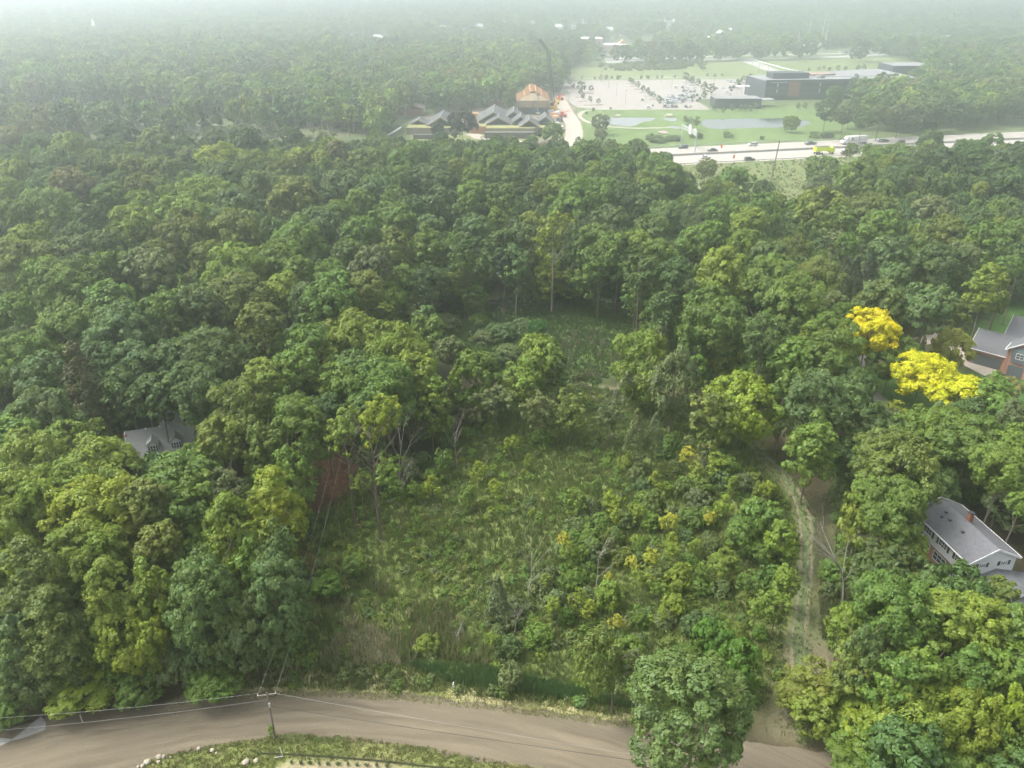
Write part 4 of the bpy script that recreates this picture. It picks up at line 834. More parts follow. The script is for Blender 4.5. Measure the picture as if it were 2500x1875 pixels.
# ------------------------------------------------------------------ vehicles
PAINT=mat('car_paint',(1,1,1),rough=.3,var=.02,spec=.6,objcol=True); TYRE=mat('tyre_rubber',(.02,.02,.02),var=.1); RIM=mat('wheel_rim',(.35,.35,.36),rough=.4,metal=.6,var=.05); LAMP=mat('lamp_lens',(.7,.7,.68),rough=.2,var=.02); RLAMP=mat('tail_lens',(.35,.02,.02),rough=.3,var=.02)
CP={}
def carmeshes(kind):
    if kind in CP: return CP[kind]
    L_,Wd,Hh=dict(sedan=(4.8,1.85,1.45),suv=(4.8,1.95,1.75),pickup=(5.8,2.0,1.85),van=(5.2,2.0,1.9))[kind]
    l=L_/2; bh={'sedan':.88,'suv':1.02,'pickup':1.1,'van':1.05}[kind]
    body=[(-l,.32),(-l+.05,.72),(-l+.2,bh-.05),(-l+1.2,bh+.02),(l-.9,bh),(l-.1,bh-.12),(l,.6),(l-.05,.3)]
    if kind=='pickup': body=[(-l,.45),(-l,bh),(-l+2.1,bh),(-l+2.1,bh+.05),(l-1.7,bh+.05),(l-.1,bh-.05),(l,.6),(l-.05,.4)]
    b=MB(); w=Wd/2; n=len(body)
    vs=[(x,s*(w if .4<z<bh-.1 else w*.94),z) for s in (-1,1) for x,z in body]
    b.add(vs,[tuple(range(n)),tuple(range(n,2*n))[::-1]]+[(i,n+i,n+(i+1)%n,(i+1)%n) for i in range(n)])
    cab={'sedan':(-l+.75,-l+1.5,l-2.2,l-1.35),'suv':(-l+.15,-l+.5,l-2.0,l-1.25),'pickup':(-l+2.15,-l+2.35,l-2.2,l-1.5),'van':(-l+.1,-l+.35,l-1.7,l-.95)}[kind]
    z0=bh-.03; z1=Hh-.06; wi=w*.76; g=MB()
    g.add([(cab[0],-w*.9,z0),(cab[3],-w*.9,z0),(cab[3],w*.9,z0),(cab[0],w*.9,z0),(cab[1],-wi,z1),(cab[2],-wi,z1),(cab[2],wi,z1),(cab[1],wi,z1)],[(0,1,5,4),(1,2,6,5),(2,3,7,6),(3,0,4,7),(4,5,6,7)])
    r=MB(); r.box(((cab[1]+cab[2])/2,0,Hh-.03),(cab[2]-cab[1]+.1,wi*2+.06,.07))
    for x in (cab[1]*.5+cab[2]*.5,):
        for s in (-1,1): r.add([(x-.05,s*w*.91,z0),(x+.05,s*w*.91,z0),(x+.05,s*(wi+.015),z1),(x-.05,s*(wi+.015),z1)],[(0,1,2,3)])
    wh=MB(); wh.tube([(0,-.12,0),(0,.12,0)],.34,12); rm=MB(); rm.tube([(0,-.13,0),(0,.13,0)],.2,8)
    hl=MB().box((l-.06,0,.72),(.12,.34,.14)); tl=MB().box((-l+.05,0,.8),(.12,.3,.2))
    CP[kind]=dict(body=b.mesh('body',PAINT),roof=r.mesh('roof',PAINT),glass=g.mesh('windows',GLASS),wheel=wh.mesh('wheel',TYRE),rim=rm.mesh('rim',RIM),hl=hl.mesh('headlight',LAMP),tl=tl.mesh('tail_light',RLAMP),L=L_,W=Wd)
    return CP[kind]
CC={'k':(.015,.017,.02),'w':(.5,.51,.51),'s':(.30,.31,.32),'g':(.09,.095,.10),'b':(.03,.06,.13),'r':(.25,.02,.02),'d':(.035,.04,.05),'n':(.35,.32,.27),'y':(.55,.35,.02)}
def car(loc,rz,kind,col,label,detail=True,group=None,cat='car',name=None):
    M=carmeshes(kind); t=thing(name or {'sedan':'parked_car','suv':'parked_car','pickup':'pickup_truck','van':'van'}[kind],loc,label,cat,rz=rz,group=group)
    for k in ('body','roof'): o=ob(k,M[k],t); o.color=(*CC[col],1)
    ob('windows',M['glass'],t)
    for x in (-M['L']*.31,M['L']*.31):
        for s in (-1,1):
            w=ob('wheel',M['wheel'],t,(x,s*(M['W']/2-.12),.34))
            if detail: ob('rim',M['rim'],w)
    if detail:
        for s in (-1,1): ob('headlight',M['hl'],t,(0,s*M['W']*.36,0)); ob('tail_light',M['tl'],t,(0,s*M['W']*.38,0))
    return t
g=G(2392,889); car((g.x+.3,g.y+.2,.02),math.atan2(-6.2,6.6),'suv','k','black car parked on the concrete pad before the brick garage doors')
# ------------------------------------------------------------------ highway
HN=[(1300,378),(1585,363.5),(1830,351),(2080,340.5),(2500,321.5),(2750,310)]; HFm=[(1300,420),(1640,406),(1740,400),(2050,388),(2500,352),(2750,335)]
far_=[G(x,y) for x,y in HN]; near_=[G(x,y) for x,y in ((1300,424),(1600,408),(1740,401),(2050,388),(2500,353),(2750,336))]
d_=(far_[4]-far_[1]).normalized(); nrm=Vector((d_.y,-d_.x,0))      # towards the camera
A0=far_[1]-d_*160; LEN=700
PAVE=mat('concrete_carriageway',(.25,.23,.205),rough=.9,var=.08,scale=.35,stretch=(.3,3,1)); MED=mat('concrete_median',(.24,.23,.21),rough=.9,var=.15,scale=1.2); PAINTW=mat('road_paint',(.72,.72,.70),var=.08); PAINTY=mat('yellow_road_paint',(.60,.42,.06),var=.08)
HEAD=math.atan2(d_.y,d_.x)
def along(s,off,z=0): p=A0+d_*s+nrm*off; return Vector((p.x,p.y,z))
def hquad(name,o0,o1,z,m,s0=0,s1=LEN,kind='structure'):
    b=MB(); b.quad(along(s0,o1,z),along(s1,o1,z),along(s1,o0,z),along(s0,o0,z)); o=b.build(name,m); 
    if kind: o['kind']=kind
    return o
WID=37.0
hquad('highway',0,WID,.01,PAVE)
hquad('highway_median',15.4,21.2,.014,MED)
mk=MB()
for off,dash in ((1.6,0),(14.6,0),(22.0,0),(35.4,0),(5.9,1),(10.2,1),(26.4,1),(30.8,1)):
    s=0
    while s<LEN:
        L1=3 if dash else LEN; mk.quad(along(s,off+.09,.018),along(s+L1,off+.09,.018),along(s+L1,off-.09,.018),along(s,off-.09,.018)); s+=12 if dash else LEN+1
o=mk.build('lane_markings',PAINTW); o['kind']='structure'
def rail(off,s0,s1,label,post=4,h=.72,m=METAL,n='guard_rail'):
    p=along(s0,off); t=thing(n,p,label,'guard rail',rz=HEAD); L1=s1-s0; MB().box((L1/2,0,h),(L1,.07,.3)).build('rail',m,t)
    pm=MB().box((0,.1,h/2),(.14,.16,h)).mesh('post',m)
    k=0
    while k<L1: ob('post',pm,t,(k,0,0)); k+=post
rail(-1.2,95,275,'grey guard rail along the far side of the highway below the ponds',6); rail(WID+1.0,150,360,'dark guard rail along the near shoulder of the highway',6,.8,mat('dark_rail',(.16,.15,.14)))
t=thing('median_barrier',along(60,18.3),'long low concrete barrier between the two carriageways','barrier',rz=HEAD)
bm_=MB(); bm_.prism([(-.3,0),(.3,0),(.22,.2),(.1,.95),(-.1,.95),(-.22,.2)],0,5.9,'x'); bme=bm_.mesh('barrier_block',MED)
for k in range(96): ob('barrier_block',bme,t,(k*6,0,0))
def on_lane(px,py,z=0.02): g=G(px,py,z); return g
for x,y,k,c,r_z,l in ((1667,358,'suv','d',0,'dark hatchback on the far carriageway beside the sign gantry'),(1739,365,'sedan','k',0,'black saloon on the far carriageway just before the orange barrel'),(1837,352,'suv','w',0,'white estate car alone on the far carriageway'),
  (1978,349,'pickup','g',0,'dark grey pickup truck on the far carriageway behind the white lorry'),(2150,341.5,'sedan','s',0,'silver saloon half hidden behind a dark green one on the highway'),(2157,342.5,'sedan','g',0,'dark green grey saloon overtaking a silver one on the highway'),(2197,346.5,'suv','g',0,'grey van like car near the right hand pole on the highway'),
  (1829,388,'suv','d',math.pi,'dark blue estate car on the near carriageway left of the tall pole'),(1722,382.5,'sedan','w',math.pi,'white car on the near carriageway behind a thin tree'),(2065,373,'suv','d',math.pi,'dark car on the near carriageway behind the yellow tipper'),(2112,365.5,'sedan','w',math.pi,'white car on the near carriageway between tree tops'),(2440,352,'van','w',math.pi,'white van at the far right end of the highway'),(2003,345,'sedan','n',0,'')):
    if l: 
        g=G(x,y+4,.02); car(g,HEAD+(math.pi if r_z==0 else 0),k,c,l,name='moving_car' if k!='pickup' else 'pickup_truck')
# white lorry
g=G(2083,351.5,.02); t=thing('white_lorry',g,'white bonneted lorry with tall box trailer and green and red emblem','lorry',rz=HEAD+math.pi)
WP=mat('white_lorry_paint',(.56,.56,.55),rough=.45,var=.04)
cabm=MB(); cabm.prism([(3.6,.7),(6.6,.7),(6.6,1.7),(5.4,1.95),(4.95,2.9),(3.6,3.0)],-1.15,1.15,'y'); cb=cabm.build('cab',WP,t); MB().box((5.28,0,2.4),(.1,1.9,.75)).build('windscreen',GLASS,cb); MB().prism([(3.5,3.0),(4.8,3.0),(3.9,3.9),(3.5,3.9)],-1.1,1.1,'y').build('wind_deflector',WP,cb)
tr=MB().box((-1.9,0,2.45),(9.6,2.55,2.9)).build('trailer_box',WP,t); rb=MB()
for k in range(17): 
    for s in (-1,1): rb.box((-6.4+k*.57,s*1.3,2.45),(.07,.06,2.8))
rb.build('trailer_ribs',TRIM,tr)
for k,(cx_,cz_,c_) in enumerate(((1.6,2.9,(.05,.30,.08)),(1.9,2.4,(.35,.05,.06)),(1.35,2.35,(.05,.28,.10)))):
    for s in (-1,1):
        e=MB(); e.prism([(cx_+.4*math.cos(a*.785),cz_+.4*math.sin(a*.785)) for a in range(8)],s*1.34-.01,s*1.34+.01,'y'); e.build('emblem',mat('emblem_%d'%k,c_),tr)
for x in (5.6,2.9,1.9,-4.9,-6.0):
    for s in (-1,1): w=MB().tube([(x,s*1.2-.18,.5),(x,s*1.2+.18,.5)],.5,12).build('wheel',TYRE,t); MB().tube([(x,s*1.2-.2,.5),(x,s*1.2+.2,.5)],.25,8).build('rim',RIM,w)
MB().box((-1.2,0,.85),(11,.9,.25)).build('chassis',BLACKT,t)
g=G(2010,376,.02); t=thing('tipper_lorry',g,'bright yellow green tipper body showing above the tree tops on the near carriageway','lorry',rz=HEAD)
YG=mat('yellow_green_paint',(.50,.62,.03),rough=.4,var=.04)
MB().box((-1.2,0,2.5),(7.4,2.5,1.9)).build('tipper_body',YG,t); MB().box((-1.2,0,3.5),(7.0,2.2,.12)).build('load_cover',BLACKT,t); c=MB(); c.prism([(2.8,.7),(5.0,.7),(5.0,2.2),(4.5,3.1),(2.8,3.1)],-1.2,1.2,'y'); cb=c.build('cab',YG,t); MB().box((4.8,0,2.6),(.12,2,.7)).build('windscreen',GLASS,cb)
for x in (4,-1.5,-2.8,-4):
    for s in (-1,1): MB().tube([(x,s*1.1-.18,.5),(x,s*1.1+.18,.5)],.5,10).build('wheel',TYRE,t)
ORG=mat('orange_plastic',(.75,.12,.02),var=.05)
for x,y,l in ((1760,373,'orange warning panel on a stand by the median barrier'),(1790,399,'orange warning panel behind the near guard rail')):
    g=G(x,y); t=thing('warning_panel',g,l,'warning sign',rz=HEAD); MB().box((0,0,3.0),(.9,.06,1.5)).build('panel',ORG,t); MB().tube([(0,.06,0),(0,.06,3.6)],.05,5).build('post',METAL,t); MB().box((0,0,.06),(1.2,.6,.1)).build('foot',BLACKT,t)
# sign gantry
ga=G(1662,352); gb=G(1696,371.5); hz_=ZAT(312,ga.y); hb=hz_
t=thing('sign_gantry',ga,'grey lattice sign gantry spanning the far carriageway','sign gantry'); dv=gb-ga; Lg=dv.length; t.rotation_euler.z=math.atan2(dv.y,dv.x)
for x in (0,Lg): MB().tube([(x,0,0),(x,0,9.6)],[.32,.24],8).build('upright',METAL,t)
tb=MB()
for z in (8.0,9.4):
    for y in (-.5,.5): tb.tube([(0,y,z),(Lg,y,z)],.1,4)
n_=12
for k in range(n_):
    a_=Lg*k/n_; b_=Lg*(k+1)/n_
    for y in (-.5,.5): tb.tube([(a_,y,8.0 if k%2 else 9.4),(b_,y,9.4 if k%2 else 8.0)],.07,4)
tb.build('truss',METAL,t)
for x,w,h_ in ((Lg*.45,3.2,4.4),(Lg*.8,2.6,3.0)): sg=MB().box((x,.75,8.6),(w,.08,h_)).build('sign_panel',mat('sign_back',(.45,.45,.43),rough=.6,var=.06),t)
# ------------------------------------------------------------------ utility poles
POLE=mat('pole_timber',(.13,.11,.095),var=.2,scale=5,stretch=(3,3,.5)); PWHITE=mat('porcelain',(.6,.6,.6),rough=.3,var=.03); WIRE=mat('wire_dark',(.03,.03,.03),var=.05); WIREL=mat('wire_bright',(.26,.26,.25),rough=.4,var=.05)
def pole(base,hgt,label,arms=1,rz=0,rad=.15,lean=(0,0)):
    g=G(*base) if len(base)==2 else Vector(base); t=thing('utility_pole',g,label,'utility pole',rz=rz)
    MB().tube([(0,0,-.2),(lean[0],lean[1],hgt)],[rad,rad*.62],8).build('pole',POLE,t)
    for k in range(arms):
        am=MB().box((lean[0],lean[1],hgt-.35-k*1.3),(2.1,.12,.12)).build('crossarm',POLE,t)
        for x in (-.95,0,.95): MB().tube([(lean[0]+x,lean[1],hgt-.3-k*1.3),(lean[0]+x,lean[1],hgt-.05-k*1.3)],[.06,.035],6).build('insulator',PWHITE,am)
    return t,g
def wire(a,b,sag,label,r=.012,m=WIRE):
    pts=[Vector(a).lerp(Vector(b),k/24)-Vector((0,0,sag*4*(k/24)*(1-k/24))) for k in range(25)]
    o=Vector(pts[0]); b_=MB().tube([p-o for p in pts],r,4); w=b_.build('wire',m,None,loc=o); tag(w,label,'wire'); return w
t,g0=pole((673,1803),7.4,'brown timber utility pole with small crossarm standing beside the dirt road',1,R(10),.13)
MB().tube([(.1,-.15,5.3),(.1,-.15,5.9)],.12,8).build('transformer',METAL,t)
v_=ob('vine',crown_mesh('sapling',0,1),t,(-.25,-.15,1.2)); v_.scale=(.35,.35,1.5); v_.color=(.14,.26,.02,1)
top=g0+Vector((0,0,7.3)); e1=Vector((G(0,1745,7).x-6,G(0,1745,7).y-1,7.2)); e2=G(2300,1960,6.6)
far1=G(800,1165,9.5); far1=Vector((far1.x+.3,far1.y+8,10))
wire(top+Vector((-.9,0,0)),far1+Vector((-.6,0,0)),1.6,'left bright wire running from the roadside pole up into the wood',.011,WIREL); wire(top+Vector((.9,0,0)),far1+Vector((.6,0,0)),1.7,'right bright wire running from the roadside pole up into the wood',.011,WIREL)
wire(top+Vector((-.9,0,0)),e1,.5,'uppermost thin wire crossing the road toward the left edge',.012,WIREL); wire(g0+Vector((0,0,6.3)),e1+Vector((0,-1,-.9)),.5,'middle thin wire crossing the road toward the left edge',.012,WIREL); wire(g0+Vector((0,0,5.3)),e1+Vector((0,-2,-1.7)),.5,'lowest thick black cable crossing the road toward the left edge',.028)
wire(g0+Vector((0,0,5.3)),G(2300,1960,4.6),.3,'thick black cable crossing the road toward the large foreground tree',.028); wire(top+Vector((.9,0,0)),e2,.4,'thin wire above the black cable crossing toward the large foreground tree',.012,WIREL)
gp=G(1881,430); pole((1880,452),ZAT(341,G(1880,452).y),'tall dark pole standing between meadow and near guard rail',0,0,.28,(1.2,0))
p2,gg=pole((2246,400),ZAT(312,G(2246,400).y),'tall dark pole with orange marker at the right of the highway',0,0,.26,(1.0,0)); MB().box((.35,-.3,6.5),(.7,.25,2.0)).build('marker',mat('orange_marker',(.8,.4,.03)),p2)
wire(G(1889,345,18),G(2250,318,18),2,'thin wire strung between the two tall highway poles',.03)
# ------------------------------------------------------------------ roadside details
g=G(1106,1682); t=thing('marker_post',g,'slim white marker post on the straw coloured verge','post'); MB().tube([(0,0,-.1),(.08,0,1.05)],[.07,.055],8).build('post',TRIM,t,smooth=True); MB().tube([(.08,0,1.03),(.09,0,1.12)],[.075,.06],8).build('cap',TRIM,t)
g=G(202,1762); t=thing('mailbox_post',g,'short weathered timber post beside the gravel at the left','post'); MB().box((0,0,.55),(.14,.14,1.3)).build('post',PALEBARK,t); MB().box((0,0,1.22),(.2,.2,.06)).build('cap',PALEBARK,t)
g=G(691,1848); t=thing('bent_pipe',g,'thin white pipe bent at a right angle in the roadside grass','pipe'); MB().tube([(0,0,0),(-.15,0,1.6)],.035,6).build('upright',TRIM,t); MB().tube([(0,0,.1),(-.9,-.2,.15)],.035,6).build('arm',TRIM,t)
ROCK=mat('pale_rock',(.27,.235,.19),rough=.9,var=.2,scale=2,bump=.02)
rk=[]
for v in range(4):
    import bmesh
    bm=bmesh.new(); bmesh.ops.create_icosphere(bm,subdivisions=2,radius=.5)
    for q in bm.verts: q.co*=1+.28*mnoise.noise(q.co*2+Vector((v*9,0,0))); q.co.z*=.7
    m_=bpy.data.meshes.new('rock'); bm.to_mesh(m_); bm.free(); m_.materials.append(ROCK); rk.append(m_)
ROCKS=[(388,1849,.7,'largest of the pale rocks in the roadside row'),(400,1848,.5,'rock touching the largest rock on its right'),(387,1861,.5,'rock just below the largest rock'),(360,1862,.85,'rounded rock at the lower left of the pile by the road'),(348,1870,.5,'small rock near the bottom edge of the photo by the road'),(416,1849,.35,'small rock right of the main rock pile'),(485,1829,.5,'single pale rock further right on the grass'),(518,1833,.6,'pale rock beside a dark one on the grass'),(528,1839,.35,'small dark rimmed rock right of the pale rock'),(338,1872,.4,'leftmost small rock of the roadside row'),(600,1862,.9,'flat buried stone left of the garden strip'),(625,1858,.6,'flat pale stone at the end of the garden strip')]
for i_,(x,y,s_,l) in enumerate(ROCKS):
    g=G(x,y); o=ob('rock',rk[i_%4],None,(g.x,g.y,s_*.12)); o.scale=(s_,s_*.85,s_); o.rotation_euler=(0,0,i_*1.3); tag(o,l,'rock','rocks along the grass by the dirt road')
# silt fence and seedlings
fp_=[G(x,y) for x,y in ((640,1842),(720,1845),(800,1850),(900,1858),(1000,1868),(1100,1880),(1200,1895))]
t=thing('silt_fence',fp_[0],'low black mesh fence between roadside grass and the planted strip','fence'); b=MB()
for i in range(len(fp_)-1):
    a_=fp_[i]-fp_[0]; c_=fp_[i+1]-fp_[0]; b.add([a_,c_,c_+Vector((0,.02,.32)),a_+Vector((0,.02,.32))],[(0,1,2,3)])
b.build('mesh_cloth',mat('fence_mesh',(.07,.08,.045),var=.3,scale=8),t); pm=MB().box((0,.05,.3),(.04,.04,.7)).mesh('stake',PALEBARK)
for i in range(len(fp_)-1):
    for k in range(3): ob('stake',pm,t,(fp_[i].lerp(fp_[i+1],k/3)-fp_[0]))
SL=['leftmost','second','third','fourth','fifth','middle','seventh','eighth','ninth','second last','rightmost']
for i_,x in enumerate((712,735,757,779,801,826,850,872,895,920,945)):
    g=G(x,1864+(x-712)*.035); o=thing('seedling',g,'%s seedling from the left in the planted strip along the bottom edge'%SL[i_] if 0<i_<9 and i_!=5 else '%s seedling of the row in the planted strip along the bottom edge'%SL[i_],'seedling',group='seedlings in the planted strip'); c=ob('crown',crown_mesh('shrub',i_%3,2),o,(0,0,.25)); c.scale=(.17+.05*(i_%3),.17,.2); c.color=(*C0['D'],1)
# logs
def log(a,b,rad,label,br=()):
    A=G(*a); B=G(*b); t=thing('fallen_log',A,label,'fallen log'); v=B-A; pts=[Vector((0,0,rad)),v*.35+Vector((0,.3,rad*1.3)),v*.7+Vector((0,-.2,rad)),v+Vector((0,0,rad*.6))]
    MB().tube(pts,[rad,rad*.85,rad*.6,rad*.25],6).build('trunk',DEADBARK,t)
    for f_,dx,dy,dz in br: p=v*f_+Vector((0,0,rad)); MB().tube([p,p+Vector((dx,dy,dz))],[rad*.5,rad*.12],4).build('branch',DEADBARK,t)
log((1065,1263),(1005,1272),.13,'bleached fallen branch lying in the marsh grass',((.3,.4,.2,1.0),(.6,.2,-.8,.4)))
log((1188,741),(1262,752),.28,'long fallen log at the dark back edge of the clearing',((.5,3,.6,.8),(.7,1.5,-1,.5)))
log((1215,752),(1250,765),.2,'broken log crossing under the long fallen one',((.4,1,1,.6),))
log((1270,748),(1310,742),.14,'thin fallen stem right of the long log')
log((912,1318),(945,1323),.09,'small fallen branch at the foot of the leaning tree')
log((1196,1115),(1222,1082),.09,'thin pale stick leaning in the grass behind the marsh')
log((1475,1475),(1460,1480),.1,'short pale stick between the near saplings')
log((690,1660),(745,1655),.1,'thin dead branch on the grass near the power line')
# ------------------------------------------------------------------ parking lot, ponds, fields beyond the highway
LOT=mat('pale_lot_concrete',(.215,.195,.175),rough=.9,var=.08,scale=.15); MULCH=mat('mulch',(.16,.11,.08),var=.2); GRAVEL=mat('gravel_road',(.27,.24,.20),rough=.95,var=.12,scale=.4); ROADFAR=mat('far_road',(.26,.25,.23),rough=.95,var=.08,scale=.2)
sheet('parking_lot',poly([(1362,208),(1373,202),(1420,196),(1500,196),(1830,193),(1850,200),(1850,236),(1760,238),(1735,241),(1700,245),(1735,268),(1640,267.5),(1460,268),(1410,262),(1390,250),(1372,228),(1359,212)]),.01,LOT)
strip('footpath',[G(x,y) for x,y in ((1362,203),(1400,194),(1450,191),(1600,189.5),(1850,188.5))],3,.014,ROADFAR)
strip('road',[G(x,y) for x,y in ((1660,146.5),(1760,145),(1860,144.5),(2020,139.5),(2160,133))],14,.012,ROADFAR)
strip('access_road',[G(x,y) for x,y in ((1815,146),(1850,158),(1880,170),(1900,177),(1920,184))],13,.016,ROADFAR)
strip('road',[G(x,y) for x,y in ((1480,146),(1560,145),(1640,143),(1760,137),(1900,134),(2150,128))],9,.02,ROADFAR)
strip('kerb_strip',[G(x,y) for x,y in ((1840,146),(1880,157),(1930,170),(1990,178))],2.2,.03,PAINTW)
sheet('car_park',poly([(1476,142),(1530,140),(1600,146),(1590,152),(1480,154)]),.02,ROADFAR)
strip('site_road',[G(x,y) for x,y in ((1360,225),(1366,245),(1382,275),(1398,300),(1402,325),(1400,345),(1404,370))],9,.03,GRAVEL,amp=.8,seed=12)
strip('site_road',[G(x,y) for x,y in ((1150,326),(1180,338),(1230,346),(1290,346),(1340,342),(1390,335))],7,.035,GRAVEL,amp=.5,seed=13)
strip('trail',[G(x,y) for x,y in ((1447,269),(1425,272),(1415,282),(1424,292),(1445,301),(1490,309),(1560,313),(1640,311))],2.5,.02,GRAVEL,amp=.4,seed=14)
def pondmat(name,c):
    m,N,L=nodes_mat(name); o=N.new('ShaderNodeOutputMaterial'); b=N.new('ShaderNodeBsdfPrincipled'); L.new(b.outputs[0],o.inputs[0]); b.inputs['Base Color'].default_value=(*c,1); b.inputs['Roughness'].default_value=.06
    tc=N.new('ShaderNodeTexCoord'); n=N.new('ShaderNodeTexNoise'); n.inputs['Scale'].default_value=.8; L.new(tc.outputs['Object'],n.inputs[0]); bp=N.new('ShaderNodeBump'); bp.inputs['Distance'].default_value=.02; L.new(n.outputs[0],bp.inputs['Height']); L.new(bp.outputs[0],b.inputs['Normal']); return m
WAT=pondmat('pond_water',(.09,.10,.10)); WAT2=pondmat('dark_pond_water',(.03,.04,.035))
for k,(pp,m_) in enumerate((([(1467,290),(1490,288),(1570,287),(1602,288.5),(1594,294),(1570,298),(1550,307),(1530,309),(1490,304),(1470,298)],WAT),([(1612,288),(1650,288.5),(1654,294),(1640,297),(1625,293)],WAT),([(1630,309),(1650,307),(1664,313),(1650,315)],WAT),
   ([(1708,300),(1720,292),(1800,290),(1900,289),(1950,291),(1978,297),(1972,306),(1940,311),(1850,312),(1760,315),(1725,313)],WAT2))):
    sheet('pond',poly(pp),.03+.004*k,m_,3,1.0,50+k)
sheet('dark_marsh_pond',poly([(140,312),(200,304),(420,306),(600,309),(590,322),(300,330),(150,325)]),.03,WAT2,5,2.5,60)
sheet('straw_meadow',poly([(570,230),(640,221),(715,222),(700,238),(640,246)]),.03,mat('straw_grass',(.16,.18,.08),var=.2,scale=.2),6,3,61)
strip('dirt_track',[G(x,y) for x,y in ((815,214),(835,192),(860,181),(885,184))],12,.03,GRAVEL,amp=2,seed=62)
SCR=poly([(1420,168),(1500,160),(1600,150),(1700,150),(1690,165),(1600,175),(1500,172)])
# small trees of the car park and lawns
PLT='''1388 195 9;1391 200 11;1400 209 10;1419 210 22;1443 215 12;1417 224 12;1424 234 11;1441 241 11;1461 246 11;1538 195 11;1546 199 11;1557 206 13;1570 215 13;1582 220 12;1586 227 10;1595 231 13;1609 240 14;1675 187 18;1690 194 16;1704 201 15;1720 210 18;1737 216 20;1720 231 17;1692 236 12;1815 196 18;1801 203 18;1452 191 7;1467 189 11;1480 188 10;1494 189 7;1508 189 9;1514 187 6;1565 189 8;1580 187 8;1584 189 7;1605 188 7;1616 187 7;1647 187 7;1833 186 12;1727 183 7;1745 184 8;1763 183 6;1421 189 6;1975 170 8;2000 167 8;2012 165 8;2025 168 9;2047 166 12;2064 167 10;2095 165 13;2110 163 12;2145 164 9;2198 163 13;1491 264 6;1449 267 8;1432 276 7;1594 258 5;1611 249 8'''
for k,ln in enumerate(PLT.replace('\n',';').split(';')):
    q=ln.split(); x,y,w=map(float,q); tree(x,y,w,'tall',rnd.choice('BDB'),base=(x,y+w*.75),asp=1.25,cat='young tree')
for x,y,w,c,kd in ((1708,150,20,'B','round'),(1716,160,20,'M','round'),(1592,150,28,'L','round'),(2100,118,52,'B','round'),(2050,95,30,'T','round'),(1665,125,40,'B','round'),(1845,125,22,'D','tall'),(1745,98,34,'D','round'),(1468,300,46,'S','round'),(1465,328,30,'S','round'),(1700,300,28,'S','sparse'),(1679,297,26,'S','sparse'),(1931,300,38,'L','round'),(1778,325,22,'S','shrub'),(1645,332,40,'B','shrub'),(1605,335,40,'B','shrub'),(1700,325,36,'M','shrub'),(1990,325,26,'B','shrub'),(2020,325,34,'B','shrub'),(1862,327,12,'D','shrub'),(1590,330,26,'D','shrub'),
   (1070,318,38,'K','round'),(1130,305,75,'K','round'),(1206,345,16,'K','conifer'),(1075,345,44,'D','round'),(1350,330,60,'M','round'),(1300,345,30,'M','round'),(1315,325,30,'A','round'),(1730,412,46,'L','sparse'),(1275,235,30,'S','tall'),(1290,225,26,'M','tall'),(1325,230,26,'S','tall'),(1240,240,30,'M','tall'),(1352,205,30,'S','tall'),(1360,180,34,'M','tall'),(1335,190,34,'M','round')):
    tree(x,y,w,kd,c,base=(x,y+w*(.62 if kd!='tall' else .95)) if kd!='shrub' else None,h=3.5 if kd=='shrub' else None,cat='tree' if kd!='shrub' else 'shrub',asp=.95 if kd=='round' else None)
for x,y,w in ((2078,262,46),(2110,235,52),(2140,225,44),(2165,215,48),(2200,225,52),(2235,215,44),(2270,222,46),(2310,210,46),(2340,215,44),(2420,205,50),(2460,215,50),(2380,190,60),(2300,180,60),(2240,185,50),(2480,190,60),(2020,262,56),(2040,228,50),(2062,275,50),(2110,285,50),(2150,280,60),(2200,275,60),(2250,270,60),(2300,265,60),(2350,260,60),(2400,255,60),(2450,250,70),(2090,205,40),(2150,195,36)):
    c='T' if (w<50 and y>205 and 2130<x<2360) else rnd.choice('BMDDS')
    tree(x,y,w,'willow' if c=='T' else 'tall' if w<50 else 'round',c,h=18 if c=='T' else 17)
# lamp posts
for k,(x,y,h_) in enumerate(((1373,224,8),(1388,252,8),(1467,200,8),(1485,216,8),(1505,236,9),(1527,255,9),(1640,214,8),(1613,201,8),(1423,192,7),(1744,200,8),(1709,232,8),(1834,175,9),(1852,180,9),(1875,175,8))):
    g=G(x,y); t=thing('lamp_post',g,'','lamp post'); TREES.append((t,x,y,('lamp',''),(g.x,g.y),1)); MB().tube([(0,0,0),(0,0,h_)],.12,5).build('post',METAL,t); MB().box((0,0,h_),(1.8,.3,.15)).build('lamp_head',METAL,t)
# cars of the lot
LC='''1325 325 w;1400 322 k;1438 300 w;1455 335 w;1528 333 w;1412 362 k;1440 368 w;1487 370 g;1528 366 g;1243 418 w;1290 418 g;1345 425 w;1368 415 w;1398 412 d;1440 408 w;1482 412 w;1555 408 k;1265 440 w;1310 440 d;1335 452 s;1362 452 g;1395 455 w;1430 455 g;1265 462 w;1300 462 w;1262 482 w;1310 482 w;1292 497 g;1400 475 d;1370 492 w;1206 495 w;1245 490 g;1475 473 w;1500 470 s;1560 465 k;1585 445 k;1187 457 s;1210 530 g;1248 532 s;1290 530 g;1333 530 d;1436 530 k;1485 530 n;1030 543 w;966 460 s;1766 330 d;1837 328 w;1880 382 w;1915 398 w;1912 325 k;1948 320 k;1890 255 w;1920 262 w;1950 262 w;1925 350 k;1460 430 g;1425 430 s;1500 430 d;1240 465 b;1340 475 s'''
LCAT=[]
for k,ln in enumerate(LC.replace('\n',';').split(';')):
    zx,zy,c=ln.split(); x=1350+float(zx)*.226; y=140+(float(zy)+9)*.226; g=G(x,y,.02)
    t=car(g,HEAD+R(rnd.choice((62,68,245))),rnd.choice(('sedan','suv','suv','pickup' if k%7==0 else 'sedan')),c,'',detail=False); TREES.append((t,x,y,('car',c),(g.x,g.y),2))
